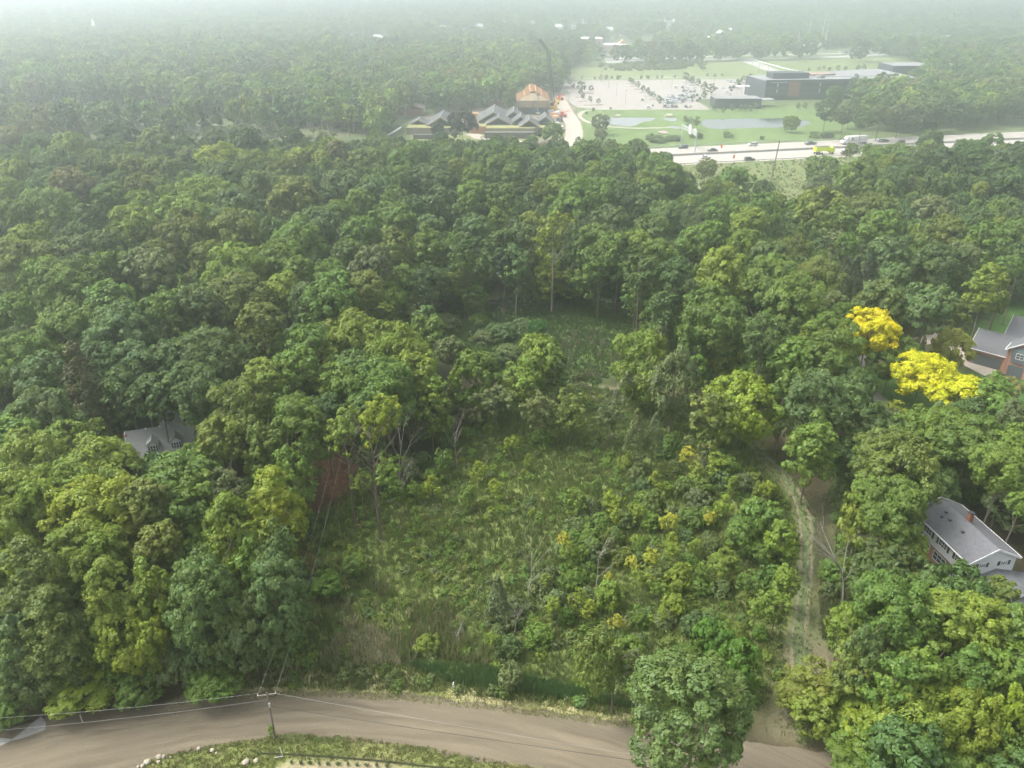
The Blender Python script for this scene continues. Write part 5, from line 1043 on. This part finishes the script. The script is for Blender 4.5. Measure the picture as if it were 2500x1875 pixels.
# dark low block and office
BLK=mat('black_cladding',(.035,.042,.050),rough=.7,var=.12,scale=.5,stretch=(3,3,.2)); BLKW=mat('dark_office_glass',(.02,.03,.038),rough=.12,var=.1,spec=.7); RUST=mat('rust_panel',(.19,.085,.055),rough=.8,var=.1,scale=1); ROOFG=mat('grey_flat_roof',(.17,.17,.175),rough=.9,var=.08,scale=.2)
o0=G(1871,198,12); o1=G(2260,193,12); ob_=G(1833,185,12); Wd_=o1.x-o0.x
t=thing('office_block',(o0.x,o0.y,0),'long dark three storey office block with rust coloured panel and flat grey roof','office building',rz=math.atan2(o1.y-o0.y,o1.x-o0.x))
MB().add([(0,0,0),(Wd_,0,0),(Wd_,62,0),(-2.7,29.4,0),(0,0,12),(Wd_,0,12),(Wd_,62,12),(-2.7,29.4,12)],[(0,1,5,4),(1,2,6,5),(2,3,7,6),(3,0,4,7),(4,5,6,7)]).build('wall',BLK,t)
MB().prism([(.4,.4),(Wd_-.4,.4),(Wd_-.4,61),(-2.2,29)],12.0,12.15,'z').build('roof',ROOFG,t)
MB().box((Wd_/2,0,12.3),(Wd_,.3,.7)).build('parapet',BLK,t)
for fz in (2.2,5.8,9.4):
    for x0_,x1_ in ((.8,15.5),(23.5,48),(49.5,74),(76,100)):
        if x1_<Wd_: w=MB().box(((x0_+x1_)/2,-.05,fz),(x1_-x0_,.12,1.9)).build('window_band',BLKW,t); 
for x in (8.2,37.5,62.5,88):
    for fz in (5.8,9.4):
        if x<Wd_: MB().box((x,-.14,fz),(.7,.1,2.1)).build('pale_window',mat('pale_blind',(.45,.50,.48),rough=.5,var=.03),t)  # plain pale panels set over the dark window bands
MB().box((19.8,-.22,7.0),(7.4,.3,9.4)).build('rust_screen',RUST,t); MB().box((9.0,-.2,11.1),(12,.06,.5)).build('name_strip',mat('sign_grey',(.33,.35,.36),var=.15,scale=6),t)
for x0_,x1_ in ((1.5,6),(10,14)): MB().box(((x0_+x1_)/2,-.1,1.0),(x1_-x0_,.1,1.2)).build('entrance_glass',BLKW,t)
pn=MB().box((20.5,15,14.0),(25,12,3.6)).build('plant_room',BLK,t); MB().box((20.5,15,15.4),(24,11,.2)).build('plant_room_roof',ROOFG,pn)
MB().box((41,12,12.9),(3.2,2,1.4)).build('rooftop_unit',METAL,t); MB().box((44,11,12.7),(2,2,1.1)).build('rooftop_unit',BLK,t); MB().prism([(36,26),(47,22),(60,26),(46,36)],12.3,13.2,'z').build('terrace_roof',mat('terrace_brown',(.24,.15,.12),var=.1),t)
MB().box((60,18,12.2),(60,.4,.25)).build('roof_seam',BLK,t)
b0=G(2185,168,12); t=thing('dark_hall',(b0.x,b0.y,0),'dark flat roofed block behind the right end of the office','office building'); MB().box((24,12,7),(52,26,14)).build('wall',BLK,t); MB().box((24,12,14.05),(50,24,.1)).build('roof',ROOFG,t)
w0=G(1744,265,0); w1=G(1852,262,0); t=thing('dark_pavilion',(w0.x,w0.y,0),'low black windowless block at the corner of the car park','building'); L_=w1.x-w0.x
MB().box((L_/2,7,2.9),(L_,14,5.8)).build('wall',BLK,t); MB().box((L_/2,7,5.85),(L_-.6,13.4,.1)).build('roof',ROOFG,t)
sl_=MB()
for k in range(28): sl_.box((.6+k*L_/28,-.08,2.9),(.12,.14,5.6))
o=sl_.build('cladding_batten',SLATE,t); cnp=MB().box((L_+4,10,4.2),(12,9,.4)).build('entrance_canopy',ROOFG,t); 
for k,(x,y) in enumerate(((1745,262),(1767,268),(1788,262),(1808,264),(1820,262),(1832,264),(1845,258),(1852,252),(1950,258),(1965,258),(1993,256))): tree(x,y,13,'tall','S',base=(x,y+9),cat='young tree')
for k,x in enumerate((1797,1809,1822)):
    g=G(x,236); t=thing('white_umbrella',g,'%s of three white parasols above the low black block'%('leftmost','middle','rightmost')[k],'parasol',group='white parasols by the office'); MB().tube([(0,0,0),(0,0,7.2)],.06,5).build('pole',METAL,t); c=MB(); c.add([(0,0,7.6)]+[(1.9*math.cos(a*.785),1.9*math.sin(a*.785),6.9) for a in range(8)],[(0,a+1,(a+1)%8+1) for a in range(8)]); c.build('canopy',TRIM,t)
# rocks around the ponds
for x,y,s_,l in ((1508,284,4,'pale boulder culvert at the far bank of the light pond'),(1635,284,5,'pale boulder heap above the gap between the two ponds'),(1620,326,6,'grey rock pile on the bank left of the sign gantry')):
    g=G(x,y); o=ob('boulder_heap',rk[int(x)%4],None,(g.x,g.y,.4)); o.scale=(s_,s_*.8,s_*.55); tag(o,l,'boulders')
# ------------------------------------------------------------------ building site and grey roofed complex
TIMB=mat('fresh_timber',(.44,.25,.13),rough=.7,var=.1,scale=2); BEIGE=mat('beige_boards',(.24,.19,.12),rough=.8,var=.12,scale=.6,stretch=(3,3,.4)); STONEW=mat('pale_stone_wall',(.20,.18,.14),rough=.9,var=.12); DKST=mat('dark_stone_wall',(.10,.10,.085),rough=.95,var=.2,scale=.8); SOD=mat('sod_roof',(.17,.17,.06),var=.2,scale=.5); CEDAR=mat('cedar_boards',(.30,.16,.09),var=.15,scale=1)
def zfull(zx,zy,z=0): return G(950+zx*.226,180+zy*.226,z)
def cgable(zx0,zx1,zye,rzh,dep,label,z0=3.0,parts=True):
    a=zfull(zx0,zye,z0); b=zfull(zx1,zye,z0); w=b.x-a.x; t=thing('grey_roofed_pavilion',(a.x,a.y,0),label,'pavilion'); 
    b_=MB(); b_.prism([(0,0),(w,0),(w,z0),(w/2,z0+rzh),(0,z0)],0,dep,'y'); wo=b_.build('wall',STONEW,t)
    r=MB(); o=.9; sl=rzh/(w/2); r.prism([(-o,z0-o*sl+.1),(w/2,z0+rzh+.1),(w+o,z0-o*sl+.1),(w+o,z0-o*sl+.4),(w/2,z0+rzh+.4),(-o,z0-o*sl+.4)],-1.2,dep+.8,'y'); ro=r.build('roof',SH_DARK,t)
    g=MB(); g.prism([(w*.1,z0+.15),(w*.9,z0+.15),(w/2,z0+rzh*.82)],-.1,-.02,'y'); g.build('gable_glass',BLKW,t)
    f=MB()
    for s_ in (-1,1):
        e=-o if s_<0 else w+o; P=[(e,z0-o*sl+.05),(w/2,z0+rzh+.05),(w/2,z0+rzh+.5),(e,z0-o*sl+.5)]; f.prism(P if s_<0 else P[::-1],-1.4,-1.2,'y')
    f.build('bargeboard',mat('timber_edge',(.40,.33,.26),var=.08),ro); rb=MB().tube([(w/2,-1.2,z0+rzh+.42),(w/2,dep+.8,z0+rzh+.42)],.12,4).build('ridge_cap',METAL,ro); MB().box((w/2,-.6,z0-.25),(w+1.6,1.0,.35)).build('fascia_band',SLATE,t)
for a in ((220,420,552,2.6,9,'smallest grey roofed pavilion at the left end of the complex'),(400,720,570,4.8,22,'largest grey roofed pavilion in the left wing of the complex'),(1050,1310,545,3.4,12,'low grey gabled roof in front in the middle of the complex'),(970,1290,510,4.6,26,'tall grey roof just behind the middle front gable'),
  (1330,1510,530,3.2,12,'grey gabled roof third from the right in the complex'),(1250,1440,478,3.4,16,'grey roof farthest back toward the timber frame'),(1410,1620,575,3.6,14,'grey roof in front partly behind the pines of the complex'),(1600,1780,530,3.2,14,'rightmost grey gabled roof of the complex')):
    cgable(*a)
def cbox(name,zx0,zx1,zy,h_,dep,m_,label,cat,rz=0,top=None,z=0):
    a=zfull(zx0,zy,z); b=zfull(zx1,zy,z); t=thing(name,(a.x,a.y,z),label,cat,rz=rz); w=b.x-a.x; MB().box((w/2,dep/2,h_/2),(w,dep,h_)).build('wall',m_,t)
    if top: MB().box((w/2,dep/2,h_+.08),(w-.3,dep-.3,.12)).build('roof',top,t)
    return t,w
cbox('stone_plinth',190,740,655,3.2,10,STONEW,'long pale stone wall under the left grey roofs','wall',top=SOD); cbox('stone_plinth',1040,1800,655,3.0,9,STONEW,'long pale stone wall under the right grey roofs','wall',top=SOD)
cbox('retaining_wall',260,640,705,2.2,2,DKST,'dark retaining wall below the left wing of the complex','wall'); cbox('retaining_wall',1030,1560,700,3.0,3,DKST,'dark retaining wall below the right wing of the complex','wall')
cbox('timber_entrance',880,1045,648,3.6,9,CEDAR,'timber clad entrance with sod roof between the two wings','building',top=SOD)
for zx,zy,l in ((545,640,'white cover on the stone wall of the left wing'),(1730,612,'white cover at the right end of the complex')):
    g=zfull(zx,zy); t=thing('white_container',g,l,'container'); MB().box((0,0,1.4),(3.2,2,2.6)).build('body',TRIM,t); MB().box((0,-1.03,1.3),(1.2,.06,2.0)).build('door',SLATE,t)
# brown shelters left
for k,(zx,zy,w,l) in enumerate(((30,260,13,'brown roofed shelter furthest left behind the complex'),(120,265,15,'tan shelter roof right of the leftmost one'),(30,370,16,'large slatted shelter roof nearest at the left of the complex'),(230,450,14,'red brown walled shelter beside the left wing'))):
    g=zfull(zx,zy); t=thing('timber_shelter',g,l,'shelter',rz=R((-8,5,25,0)[k])); MB().box((0,5,1.9),(w*.9,9,3.8)).build('wall',CEDAR if k==3 else BEIGE,t); r=MB(); r.prism([(-w*.6,3.6),(0,6.0),(w*.6,3.6),(w*.6,3.9),(0,6.3),(-w*.6,3.9)],-1,11,'y'); r.build('roof',mat('weathered_boards',(.24,.20,.17),var=.15,scale=1,stretch=(.3,3,1)),t)
# timber frame hall
tb0=zfull(1395,440); tb1=zfull(1710,440); W_=tb1.x-tb0.x; HB=ZAT(180+395*.226*0+270*.226,tb0.y); hb_=8.2; ap=ZAT(180+120*.226,tb0.y+20)
t=thing('timber_hall',(tb0.x,tb0.y,0),'half built hall with bare orange timber rafters beside the crane','building under construction')
MB().box((W_/2,15,2.0),(W_,30,4.0)).build('lower_wall',BLK,t); MB().box((W_/2,15,6.0),(W_+.6,30.6,4.0)).build('upper_wall',BEIGE,t)
rf=MB().tube([(0,0,hb_),(W_/2,0,hb_+5)],[.35,.35],4); rm_=None
ap=13.4
raf=MB(); raf.prism([(-1.4,7.8),(W_/2,ap),(W_+1.4,7.8),(W_+1.4,8.4),(W_/2,ap+.6),(-1.4,8.4)],0,.45,'y'); rme=raf.mesh('rafter_pair',TIMB)
for k in range(11): ob('rafter_pair',rme,t,(0,k*3.0-.5,0))
for k in range(6):
    x=W_*k/5; z=8.5+(ap-7.9)*(1-abs(x-W_/2)/(W_/2)); MB().box((x,15,z+.25),(.35,32,.3)).build('purlin',TIMB,t)
for x in (.2,W_/2,W_-.2): MB().tube([(x,-.3,0),(x,-.3,8)],.2,6).build('column',BLK,t)
g=zfull(1607,440); t=thing('boom_lift',g,'blue upright boom lift in front of the timber hall','boom lift'); BLUE=mat('blue_paint',(.05,.22,.45),rough=.4); MB().tube([(0,0,.8),(0,0,11.0)],[.38,.22],6).build('boom',BLUE,t); MB().box((0,0,.7),(2.6,2,.9)).build('chassis',TRIM,t); MB().box((0,0,11.3),(1.8,1,.9)).build('basket',SLATE,t)
for x in (-1,1): MB().tube([(x,-1,.4),(x,1,.4)],.42,8).build('wheel',TYRE,t)
# crane
cb0=zfull(1775,395); t=thing('mobile_crane',cb0,'tall black lattice mobile crane with yellow base beside the timber hall','crane')
Yc=cb0.y; kn=Vector(((1338-1250)/F*(Yc*cT-(ZAT(123,Yc)-H)*sT),0,0)); zk=ZAT(123,Yc); xk=(1338-1250)/F*(Yc*cT-(zk-H)*sT); zt=ZAT(96,Yc); xt=(1317-1250)/F*(Yc*cT-(zt-H)*sT)
YEL=mat('crane_yellow',(.60,.38,.05),rough=.5); LAT=mat('black_steel',(.03,.035,.04),rough=.5,var=.1)
def lattice(p,q,w,n_,name):
    p=Vector(p);q=Vector(q);d=(q-p).normalized();u=Vector((0,1,0));v=d.cross(u).normalized();b=MB()
    for su in (-1,1):
        for sv in (-1,1): o_=u*su*w/2+v*sv*w/2; b.tube([p+o_,q+o_],.27,4)
    for k in range(n_):
        a=p.lerp(q,k/n_); c=p.lerp(q,(k+1)/n_)
        for su in (-1,1): b.tube([a+u*su*w/2+v*w/2,c+u*su*w/2-v*w/2],.15,3); b.tube([a+v*su*w/2+u*w/2,c+v*su*w/2-u*w/2],.15,3)
    return b.build(name,LAT,t)
lattice((0,0,3),(xk-cb0.x,0,zk),1.5,22,'main_boom'); lattice((xk-cb0.x,0,zk),(xt-cb0.x,0,zt),1.1,9,'jib'); MB().tube([(xt-cb0.x+.2,0,zt),(xt-cb0.x+.3,0,zt-22)],.05,4).build('hoist_line',WIRE,t)
cbd=MB().box((0,1,1.6),(4.5,9,1.8)).build('carrier',YEL,t); MB().box((1.2,-2.2,3.2),(1.8,2.4,1.8)).build('cab',YEL,cbd); MB().box((-.8,3,3.3),(3,3,1.6)).build('counterweight',LAT,cbd)
for x in (-1.9,1.9):
    for y in (-2.5,0,2.5,4.5): MB().tube([(x-.3,y,.6),(x+.3,y,.6)],.6,8).build('wheel',TYRE,t)
def machine(zx,zy,c,label,n='telehandler',cat='site machine'):
    g=zfull(zx,zy); t=thing(n,g,label,cat,rz=.4); M_=mat('machine_'+c,{'red':(.50,.08,.03),'yellow':(.6,.38,.05)}[c],rough=.5)
    MB().box((0,0,1.2),(4.4,2,1.2)).build('body',M_,t); cb_=MB().box((-.4,.4,2.4),(1.4,1.1,1.3)).build('cab',GLASS,t); MB().box((-.4,.4,3.1),(1.5,1.2,.1)).build('cab_roof',M_,cb_); MB().tube([(-2,-.6,2),(3.4,-.6,3.6)],.22,4).build('arm',M_,t)
    for x in (-1.4,1.4):
        for y in (-1,1): MB().tube([(x,y-.2,.6),(x,y+.2,.6)],.6,8).build('wheel',TYRE,t)
machine(1845,285,'red','red telehandler parked at the top of the gravel site road'); machine(1875,470,'red','red telehandler beside the gravel road near the rubble piles'); machine(1800,330,'yellow','yellow excavator at the foot of the crane','excavator')
for k,(zx,zy,w,h_,c) in enumerate(((1740,430,5,2,TRIM),(1780,450,4,1.5,TIMB),(1820,440,5,2,TRIM),(1720,400,4,1.5,BEIGE),(1800,480,5,1.5,TIMB),(1840,520,3,2.4,SLATE),(1800,545,4,1.2,TRIM),(1700,370,5,2.4,BEIGE),(1810,400,3,1,TIMB),(1860,575,3,.6,TRIM))):
    g=zfull(zx,zy); names=('stack of white boards','stack of orange timber')
    lab={0:'white sheeted stack left of the site rubble',1:'orange timber stack in the middle of the site rubble',2:'white sheeted stack beside the gravel road',3:'beige pallet stack close to the timber hall',4:'orange timber stack nearest the red machine',5:'dark skip at the right end of the complex',6:'white board stack beside the rightmost grey roof',7:'beige crate against the right side of the timber hall',8:'small timber stack under the crane',9:'flat white sheet at the edge of the site road'}[k]
    t=thing('material_stack',g,lab,'building materials',rz=k*.5)
    for j in range(3): MB().box((0,(j-1)*.1,h_*(j+.5)/3),(w*(1-.08*j),2.2,h_/3*.9)).build('layer',c,t)
g=zfull(1130,250); t=thing('tunnel_entrance',g,'tan mound with a dark arched opening left of the timber hall','earth shelter'); mo=MB()
mo.prism([(-6*math.cos(a*math.pi/10),4.6*math.sin(a*math.pi/10)) for a in range(11)],0,9,'y'); mo.build('mound',mat('tan_earth',(.20,.16,.115),var=.15),t); op=MB(); op.prism([(-3*math.cos(a*math.pi/8)-.6,2.9*math.sin(a*math.pi/8)) for a in range(9)],-.15,-.02,'y'); op.build('opening',BLKW,t)
g=zfull(1130,360); t=thing('curved_shelter',g,'white and tan curved shelter roof behind the complex','shelter'); MB().prism([(-7,0),(6,0),(6,2.5),(2,4.2),(-4,3.2)],0,9,'y').build('wall',mat('tan_earth',(.3,.24,.17)),t); MB().box((.5,3,4.0),(6,5,.4)).build('roof',TRIM,t)
g=zfull(60,650); log_=thing('white_pole_stack',g,'long white pole leaning at the left end of the complex','pole'); MB().tube([(-3,-4,0),(3,4,2.5)],.5,5).build('pole',TRIM,log_)
cbox('orange_fascia',750,960,470,2.0,3,TIMB,'long orange timber beam edge behind the left wing','timber wall',rz=.1)
# ------------------------------------------------------------------ far town
TAN=mat('tan_brick',(.36,.29,.24),var=.08,scale=.3); OFFW=mat('off_white_wall',(.72,.72,.70),rough=.7,var=.05); PALE=mat('pale_roof',(.52,.52,.50),var=.08,scale=.5); GREYR=mat('grey_house_roof',(.26,.25,.24),var=.12,scale=.5)
g=G(1421,128); w=(G(1535,128)-g).x
t=thing('tan_brick_hall',g,'tan brick hall with a white roofed tall block beyond the car park','public building'); MB().box((w*.22,12,6.5),(w*.44,24,13)).build('tall_wall',TAN,t); MB().box((w*.22,12,13.1),(w*.44-.5,23.5,.2)).build('white_roof',TRIM,t)
MB().box((w*.72,10,3.6),(w*.56,26,7.2)).build('low_wall',TAN,t); MB().box((w*.72,10,7.3),(w*.56-.5,25.5,.2)).build('low_roof',PALE,t)
for x in (w*.17,w*.26,w*.36): MB().box((x,-.05,8.8),(2.2,.2,2)).build('window',GLASS,t)
MB().box((w*.55,-.05,3),(3,.2,3.4)).build('window',GLASS,t); MB().prism([(w*.8,7.4),(w*.9,11),(w*1.0,7.4)],12,24,'y').build('gable_roof',CEDAR,t)
for k,(x,y) in enumerate(((1468,137),(1476,138),(1484,137),(1492,138),(1500,137),(1525,136),(1530,139),(1462,135),(1488,140),(1518,139))):
    c='wswswkwsww'[k]; g=G(x,y,.03); t=car(g,1.4,'sedan',c,'',detail=False); TREES.append((t,x,y,('farcar',c),(g.x,g.y),2))
for x,y,c,l in ((1918,137,'y','yellow car on the far road right of the junction'),(1988,133,'r','dark red car on the far road'),(2055,129,'w','white car among others at the far right of the road'),(2083,138,'w','white car on the near lane of the far road'),(1778,135,'w','white car parked at the far junction'),(2065,130,'b','dark blue car beside the white one on the far road'),(1782,137,'g','grey car beside the white one at the far junction')):
    car(G(x,y,.03),.1,'suv',c,l,detail=False)
def house(px,py,wpx,c,label,i_):
    g=G(px,py+4); w=max(6,min(wpx*g.y/F,34)); dpt=min(w*.7,14); e=3.2 if w<16 else 5; rz=rnd.uniform(-.5,.5); t=thing('far_house',(g.x,g.y,0),label,'house',rz=rz)
    wm={'w':OFFW,'t':TAN,'y':OFFW}[c]
    b_=MB(); b_.prism([(0,0),(dpt,0),(dpt,e+2.0),(dpt/2,e+5.2),(0,e+2)],-w/2,w/2,'x'); b_.build('wall',wm,t); r=MB(); r.prism([(-.6,e+1.7),(dpt/2,e+5.3),(dpt+.6,e+1.7),(dpt+.6,e+2.1),(dpt/2,e+5.7),(-.6,e+2.1)],-w/2-.5,w/2+.5,'x'); r.build('roof',PALE if c=='w' else GREYR,t)
    for k in range(max(2,int(w/4))): MB().box((-w/2+(k+.5)*w/max(2,int(w/4)),-.04,e-.6),(1.1,.1,1.3)).build('window',GLASS,t)
for k,(X,Y,wp,c,px,py) in enumerate(HP):
    if k==0: continue
    house(px,py,wp,c,'',k); TREES.append((bpy.data.objects[[o.name for o in COL.objects if o.name.startswith('far_house')][-1]] if 0 else COL.objects[-1],px,py,('skip',''),(X,Y),1)) if 0 else None
fh=[o for o in COL.objects if o.name.startswith('far_house')]
for o,(X,Y,wp,c,px,py) in zip(fh,HP[1:]): TREES.append((o,px,py,('house',c),(X,Y),5))
g=G(1768,112); t=thing('white_tented_hall',g,'bright white peaked roofed building beyond the far road','building'); MB().box((0,6,4),(26,12,8)).build('wall',OFFW,t); r=MB(); r.prism([(-15,7.5),(-4,15),(14,8),(14,8.5),(-4,15.6),(-15,8)],-1,14,'y'); r.build('roof',TRIM,t); MB().box((2,-.1,1.2),(14,.3,2.2)).build('blue_base',BLUE,t)
g=G(1730,108); t=thing('white_peaked_hut',g,'smaller white peaked building left of the bright white one','building'); MB().box((0,4,2.5),(14,8,5)).build('wall',OFFW,t); r=MB(); r.prism([(-8,4.8),(4,9),(8,4.8)],-1,9,'y'); r.build('roof',TRIM,t)
g=G(1968,124); t=thing('cream_shed',g,'cream and white long shed behind the far road','shed'); MB().box((0,4,2.6),(36,9,5.2)).build('wall',mat('cream_wall',(.6,.58,.48)),t); MB().prism([(-1,5.2),(4.5,7.6),(10,5.2)],-18,18,'x').build('roof',PALE,t)
g=G(2470,127); t=thing('long_white_roof',g,'long low building with white roof at the upper right edge','warehouse',rz=-.35); MB().box((20,8,3),(80,22,6)).build('wall',TAN,t); MB().box((20,8,6.4),(82,24,.7)).build('roof',TRIM,t)
for k,(x,y,h_) in enumerate(((1970,119,0),(2003,116,0),(2012,122,0),(1945,126,0))):
    g=G(x,y); hh_=(34,34,26,20)[k]; t=thing('tall_mast',g,('leftmost tall pale pole behind the far road','tall pale pole, middle of three behind the far road','thin pale pole just right of the middle one','short pale mast by the far junction')[k],'mast'); MB().tube([(0,0,0),(0,0,hh_)],[.45,.2],5).build('mast',TRIM,t); MB().box((0,0,hh_-2),(3,.3,.3)).build('crossarm',METAL,t)
g=G(236,96); zt=ZAT(46,g.y); zb=ZAT(84,g.y); SPW=mat('spire_white',(.8,.8,.8),rough=.5,var=.02); t=thing('church_spire',(g.x,g.y,0),'slender white church spire rising above the hazy woods','church'); MB().box((0,6,6),(12,26,12)).build('nave_wall',OFFW,t); MB().prism([(-7,11.5),(0,17),(7,11.5)],-2,20,'y').build('nave_roof',GREYR,t)
s_=MB().box((0,0,zb/2),(6,6,zb)).build('tower',OFFW,t); MB().box((0,0,zb+.3),(15,15,1.6)).build('balustrade',SPW,s_); MB().tube([(0,0,zb),(0,0,zb+6)],[4.2,3.8],8).build('belfry',SPW,s_); MB().tube([(0,0,zb+6),(0,0,zt)],[3.4,.5],8).build('spire',SPW,s_)
# grass over the meadows beyond, seen as soft relief
for nm,pl,n_,cols in (('pond_meadow_shrubs',SCR,150,'SOBS'),('far_left_marsh',LEFTM,260,'SSOA')):
    p=rand_in(pl,n_,33); n=len(p); r_=np.random.RandomState(3); s_=r_.uniform(1.2,3.2,n)
    instancer(nm,np.stack([p[:,0],p[:,1],s_*.4],1),r_.uniform(0,6.28,n),np.stack([s_,s_,s_*.6],1),tints(n,r_,cols,.2),r_.randint(0,3,n),[crown_mesh('shrub',v,2,True) for v in range(3)])
# ------------------------------------------------------------------ labels by what each looks like and where it stands
def rowname(y):
    for lim,t_ in ((335,'on the rear edge of the wood'),(385,'on the back edge of the wood'),(440,'in rear rows of the wood'),(500,'well back in the wood'),(560,'in the upper wood'),(640,'in the middle of the wood'),(720,'level with the rear clearing'),(800,'just above the golden trees'),(900,'level with the golden trees'),(1000,'just above the dormered roof'),(1120,'level with the dormered roof'),(1250,'level with the track bend'),(1400,'level with the white house'),(1560,'below the white house'),(1700,'just above the dirt road')):
        if y<lim: return t_
    return 'along the bottom edge'
def colname(x):
    for lim,t_ in ((200,'far left'),(420,'left'),(640,'inner left'),(860,'left of centre'),(1080,'centre left'),(1300,'centre'),(1500,'centre right'),(1700,'right of centre'),(1900,'inner right'),(2120,'right'),(2330,'outer right')):
        if x<lim: return t_
    return 'far right'
ORD=['leftmost','second from left','third from left','fourth from left','fifth from left','sixth from left','seventh from left','eighth from left','ninth from left','tenth from left','eleventh from left','twelfth from left']
CARC={'k':'black','w':'white','s':'silver','g':'grey','b':'blue','d':'dark blue','r':'red','n':'beige','y':'yellow'}
groups={}
for o,px,py,k,xy,rr in TREES:
    if k is None: continue
    if k[0]=='car': nm='%s car, %s row of the car park'%(CARC[k[1]],'rear' if py<218 else 'upper' if py<230 else 'middle' if py<240 else 'lower' if py<252 else 'front'); grp='cars in the big car park'
    elif k[0]=='farcar': nm='%s car before the tan brick hall'%CARC[k[1]]; grp='cars before the tan brick hall'
    elif k[0]=='lamp': nm='grey lamp post %s'%('rising from the rear half of the car park' if py<220 else 'rising from the front half of the car park'); grp='lamp posts of the car park'
    elif k[0]=='house': nm='%s house %s, %s'%({'w':'small white','t':'tan walled','y':'pale'}[k[1]],'high in the haze' if py<60 else 'in the hazy town' if py<95 else 'at the near edge of the town',colname(px)); grp='houses of the far town'
    else:
        c,kd=k; cat=o['category']
        if cat=='young tree': nm='young %s tree %s, %s'%({'B':'deep green','D':'dark green','S':'grey green'}.get(c,'green'),'behind the car park' if py<190 else 'among the car park rows' if py<250 else 'before the low black block' if px>1700 else 'before the car park',colname(px)); grp='young trees round the car park'
        elif py<310 and px>1990 and cat=='tree': nm='%s %s in the copse beyond the highway, %s'%(CNAME[c],FORM[kd],colname(px)); grp='trees of the copse beyond the highway'
        elif py<350 and 1000<px<2040: nm='%s %s by the ponds and site, %s'%(CNAME[c],FORM[kd],colname(px)); grp='trees and shrubs near the ponds and building site'
        elif kd=='shrub': nm='%s shrub in the %s, %s'%(CNAME[c],'upper scrub' if py<1150 else 'middle scrub' if py<1300 else 'lower scrub' if py<1450 else 'scrub near the road',colname(px)); grp='shrubs of the marsh and its banks'
        elif kd=='sapling': nm='%s sapling in the %s, %s'%(CNAME[c],'upper marsh' if py<1150 else 'middle marsh' if py<1300 else 'lower marsh',colname(px)); grp='saplings in the marsh'
        else: nm='%s %s %s, %s'%(CNAME[c],FORM[kd],rowname(py),colname(px)); grp='trees of the woods'
    groups.setdefault(nm,[]).append((px,py,o,grp))
for nm,l in groups.items():
    l.sort(key=lambda q:q[0])
    for i,(px,py,o,grp) in enumerate(l):
        o['label']=nm if len(l)==1 else '%s, %s'%(nm,ORD[i] if i<12 else 'right end'); o['group']=grp
for o in COL.objects:
    if o.get('label')=='' : o['label']=o.name.split('.')[0].replace('_',' ')+' in the scene'

for k,(zx,zy,w) in enumerate(((165,322,9),(230,355,11),(290,432,12),(320,474,12),(440,515,22),(380,388,14),(870,313,9),(915,345,9),(970,380,9),(1030,420,9),(1085,458,10),(825,283,9),(1440,272,10),(1500,303,10),(2095,294,12))):
    g=G(1350+zx*.226,140+zy*.226); e=MB(); e.prism([(w*.28*math.cos(a*.628),1.1*math.sin(a*.628)) for a in range(10)],0,.16,'z'); o=e.build('planting_island',MULCH,None,loc=(g.x,g.y,.02)); o.rotation_euler.z=.15; o['kind']='structure'
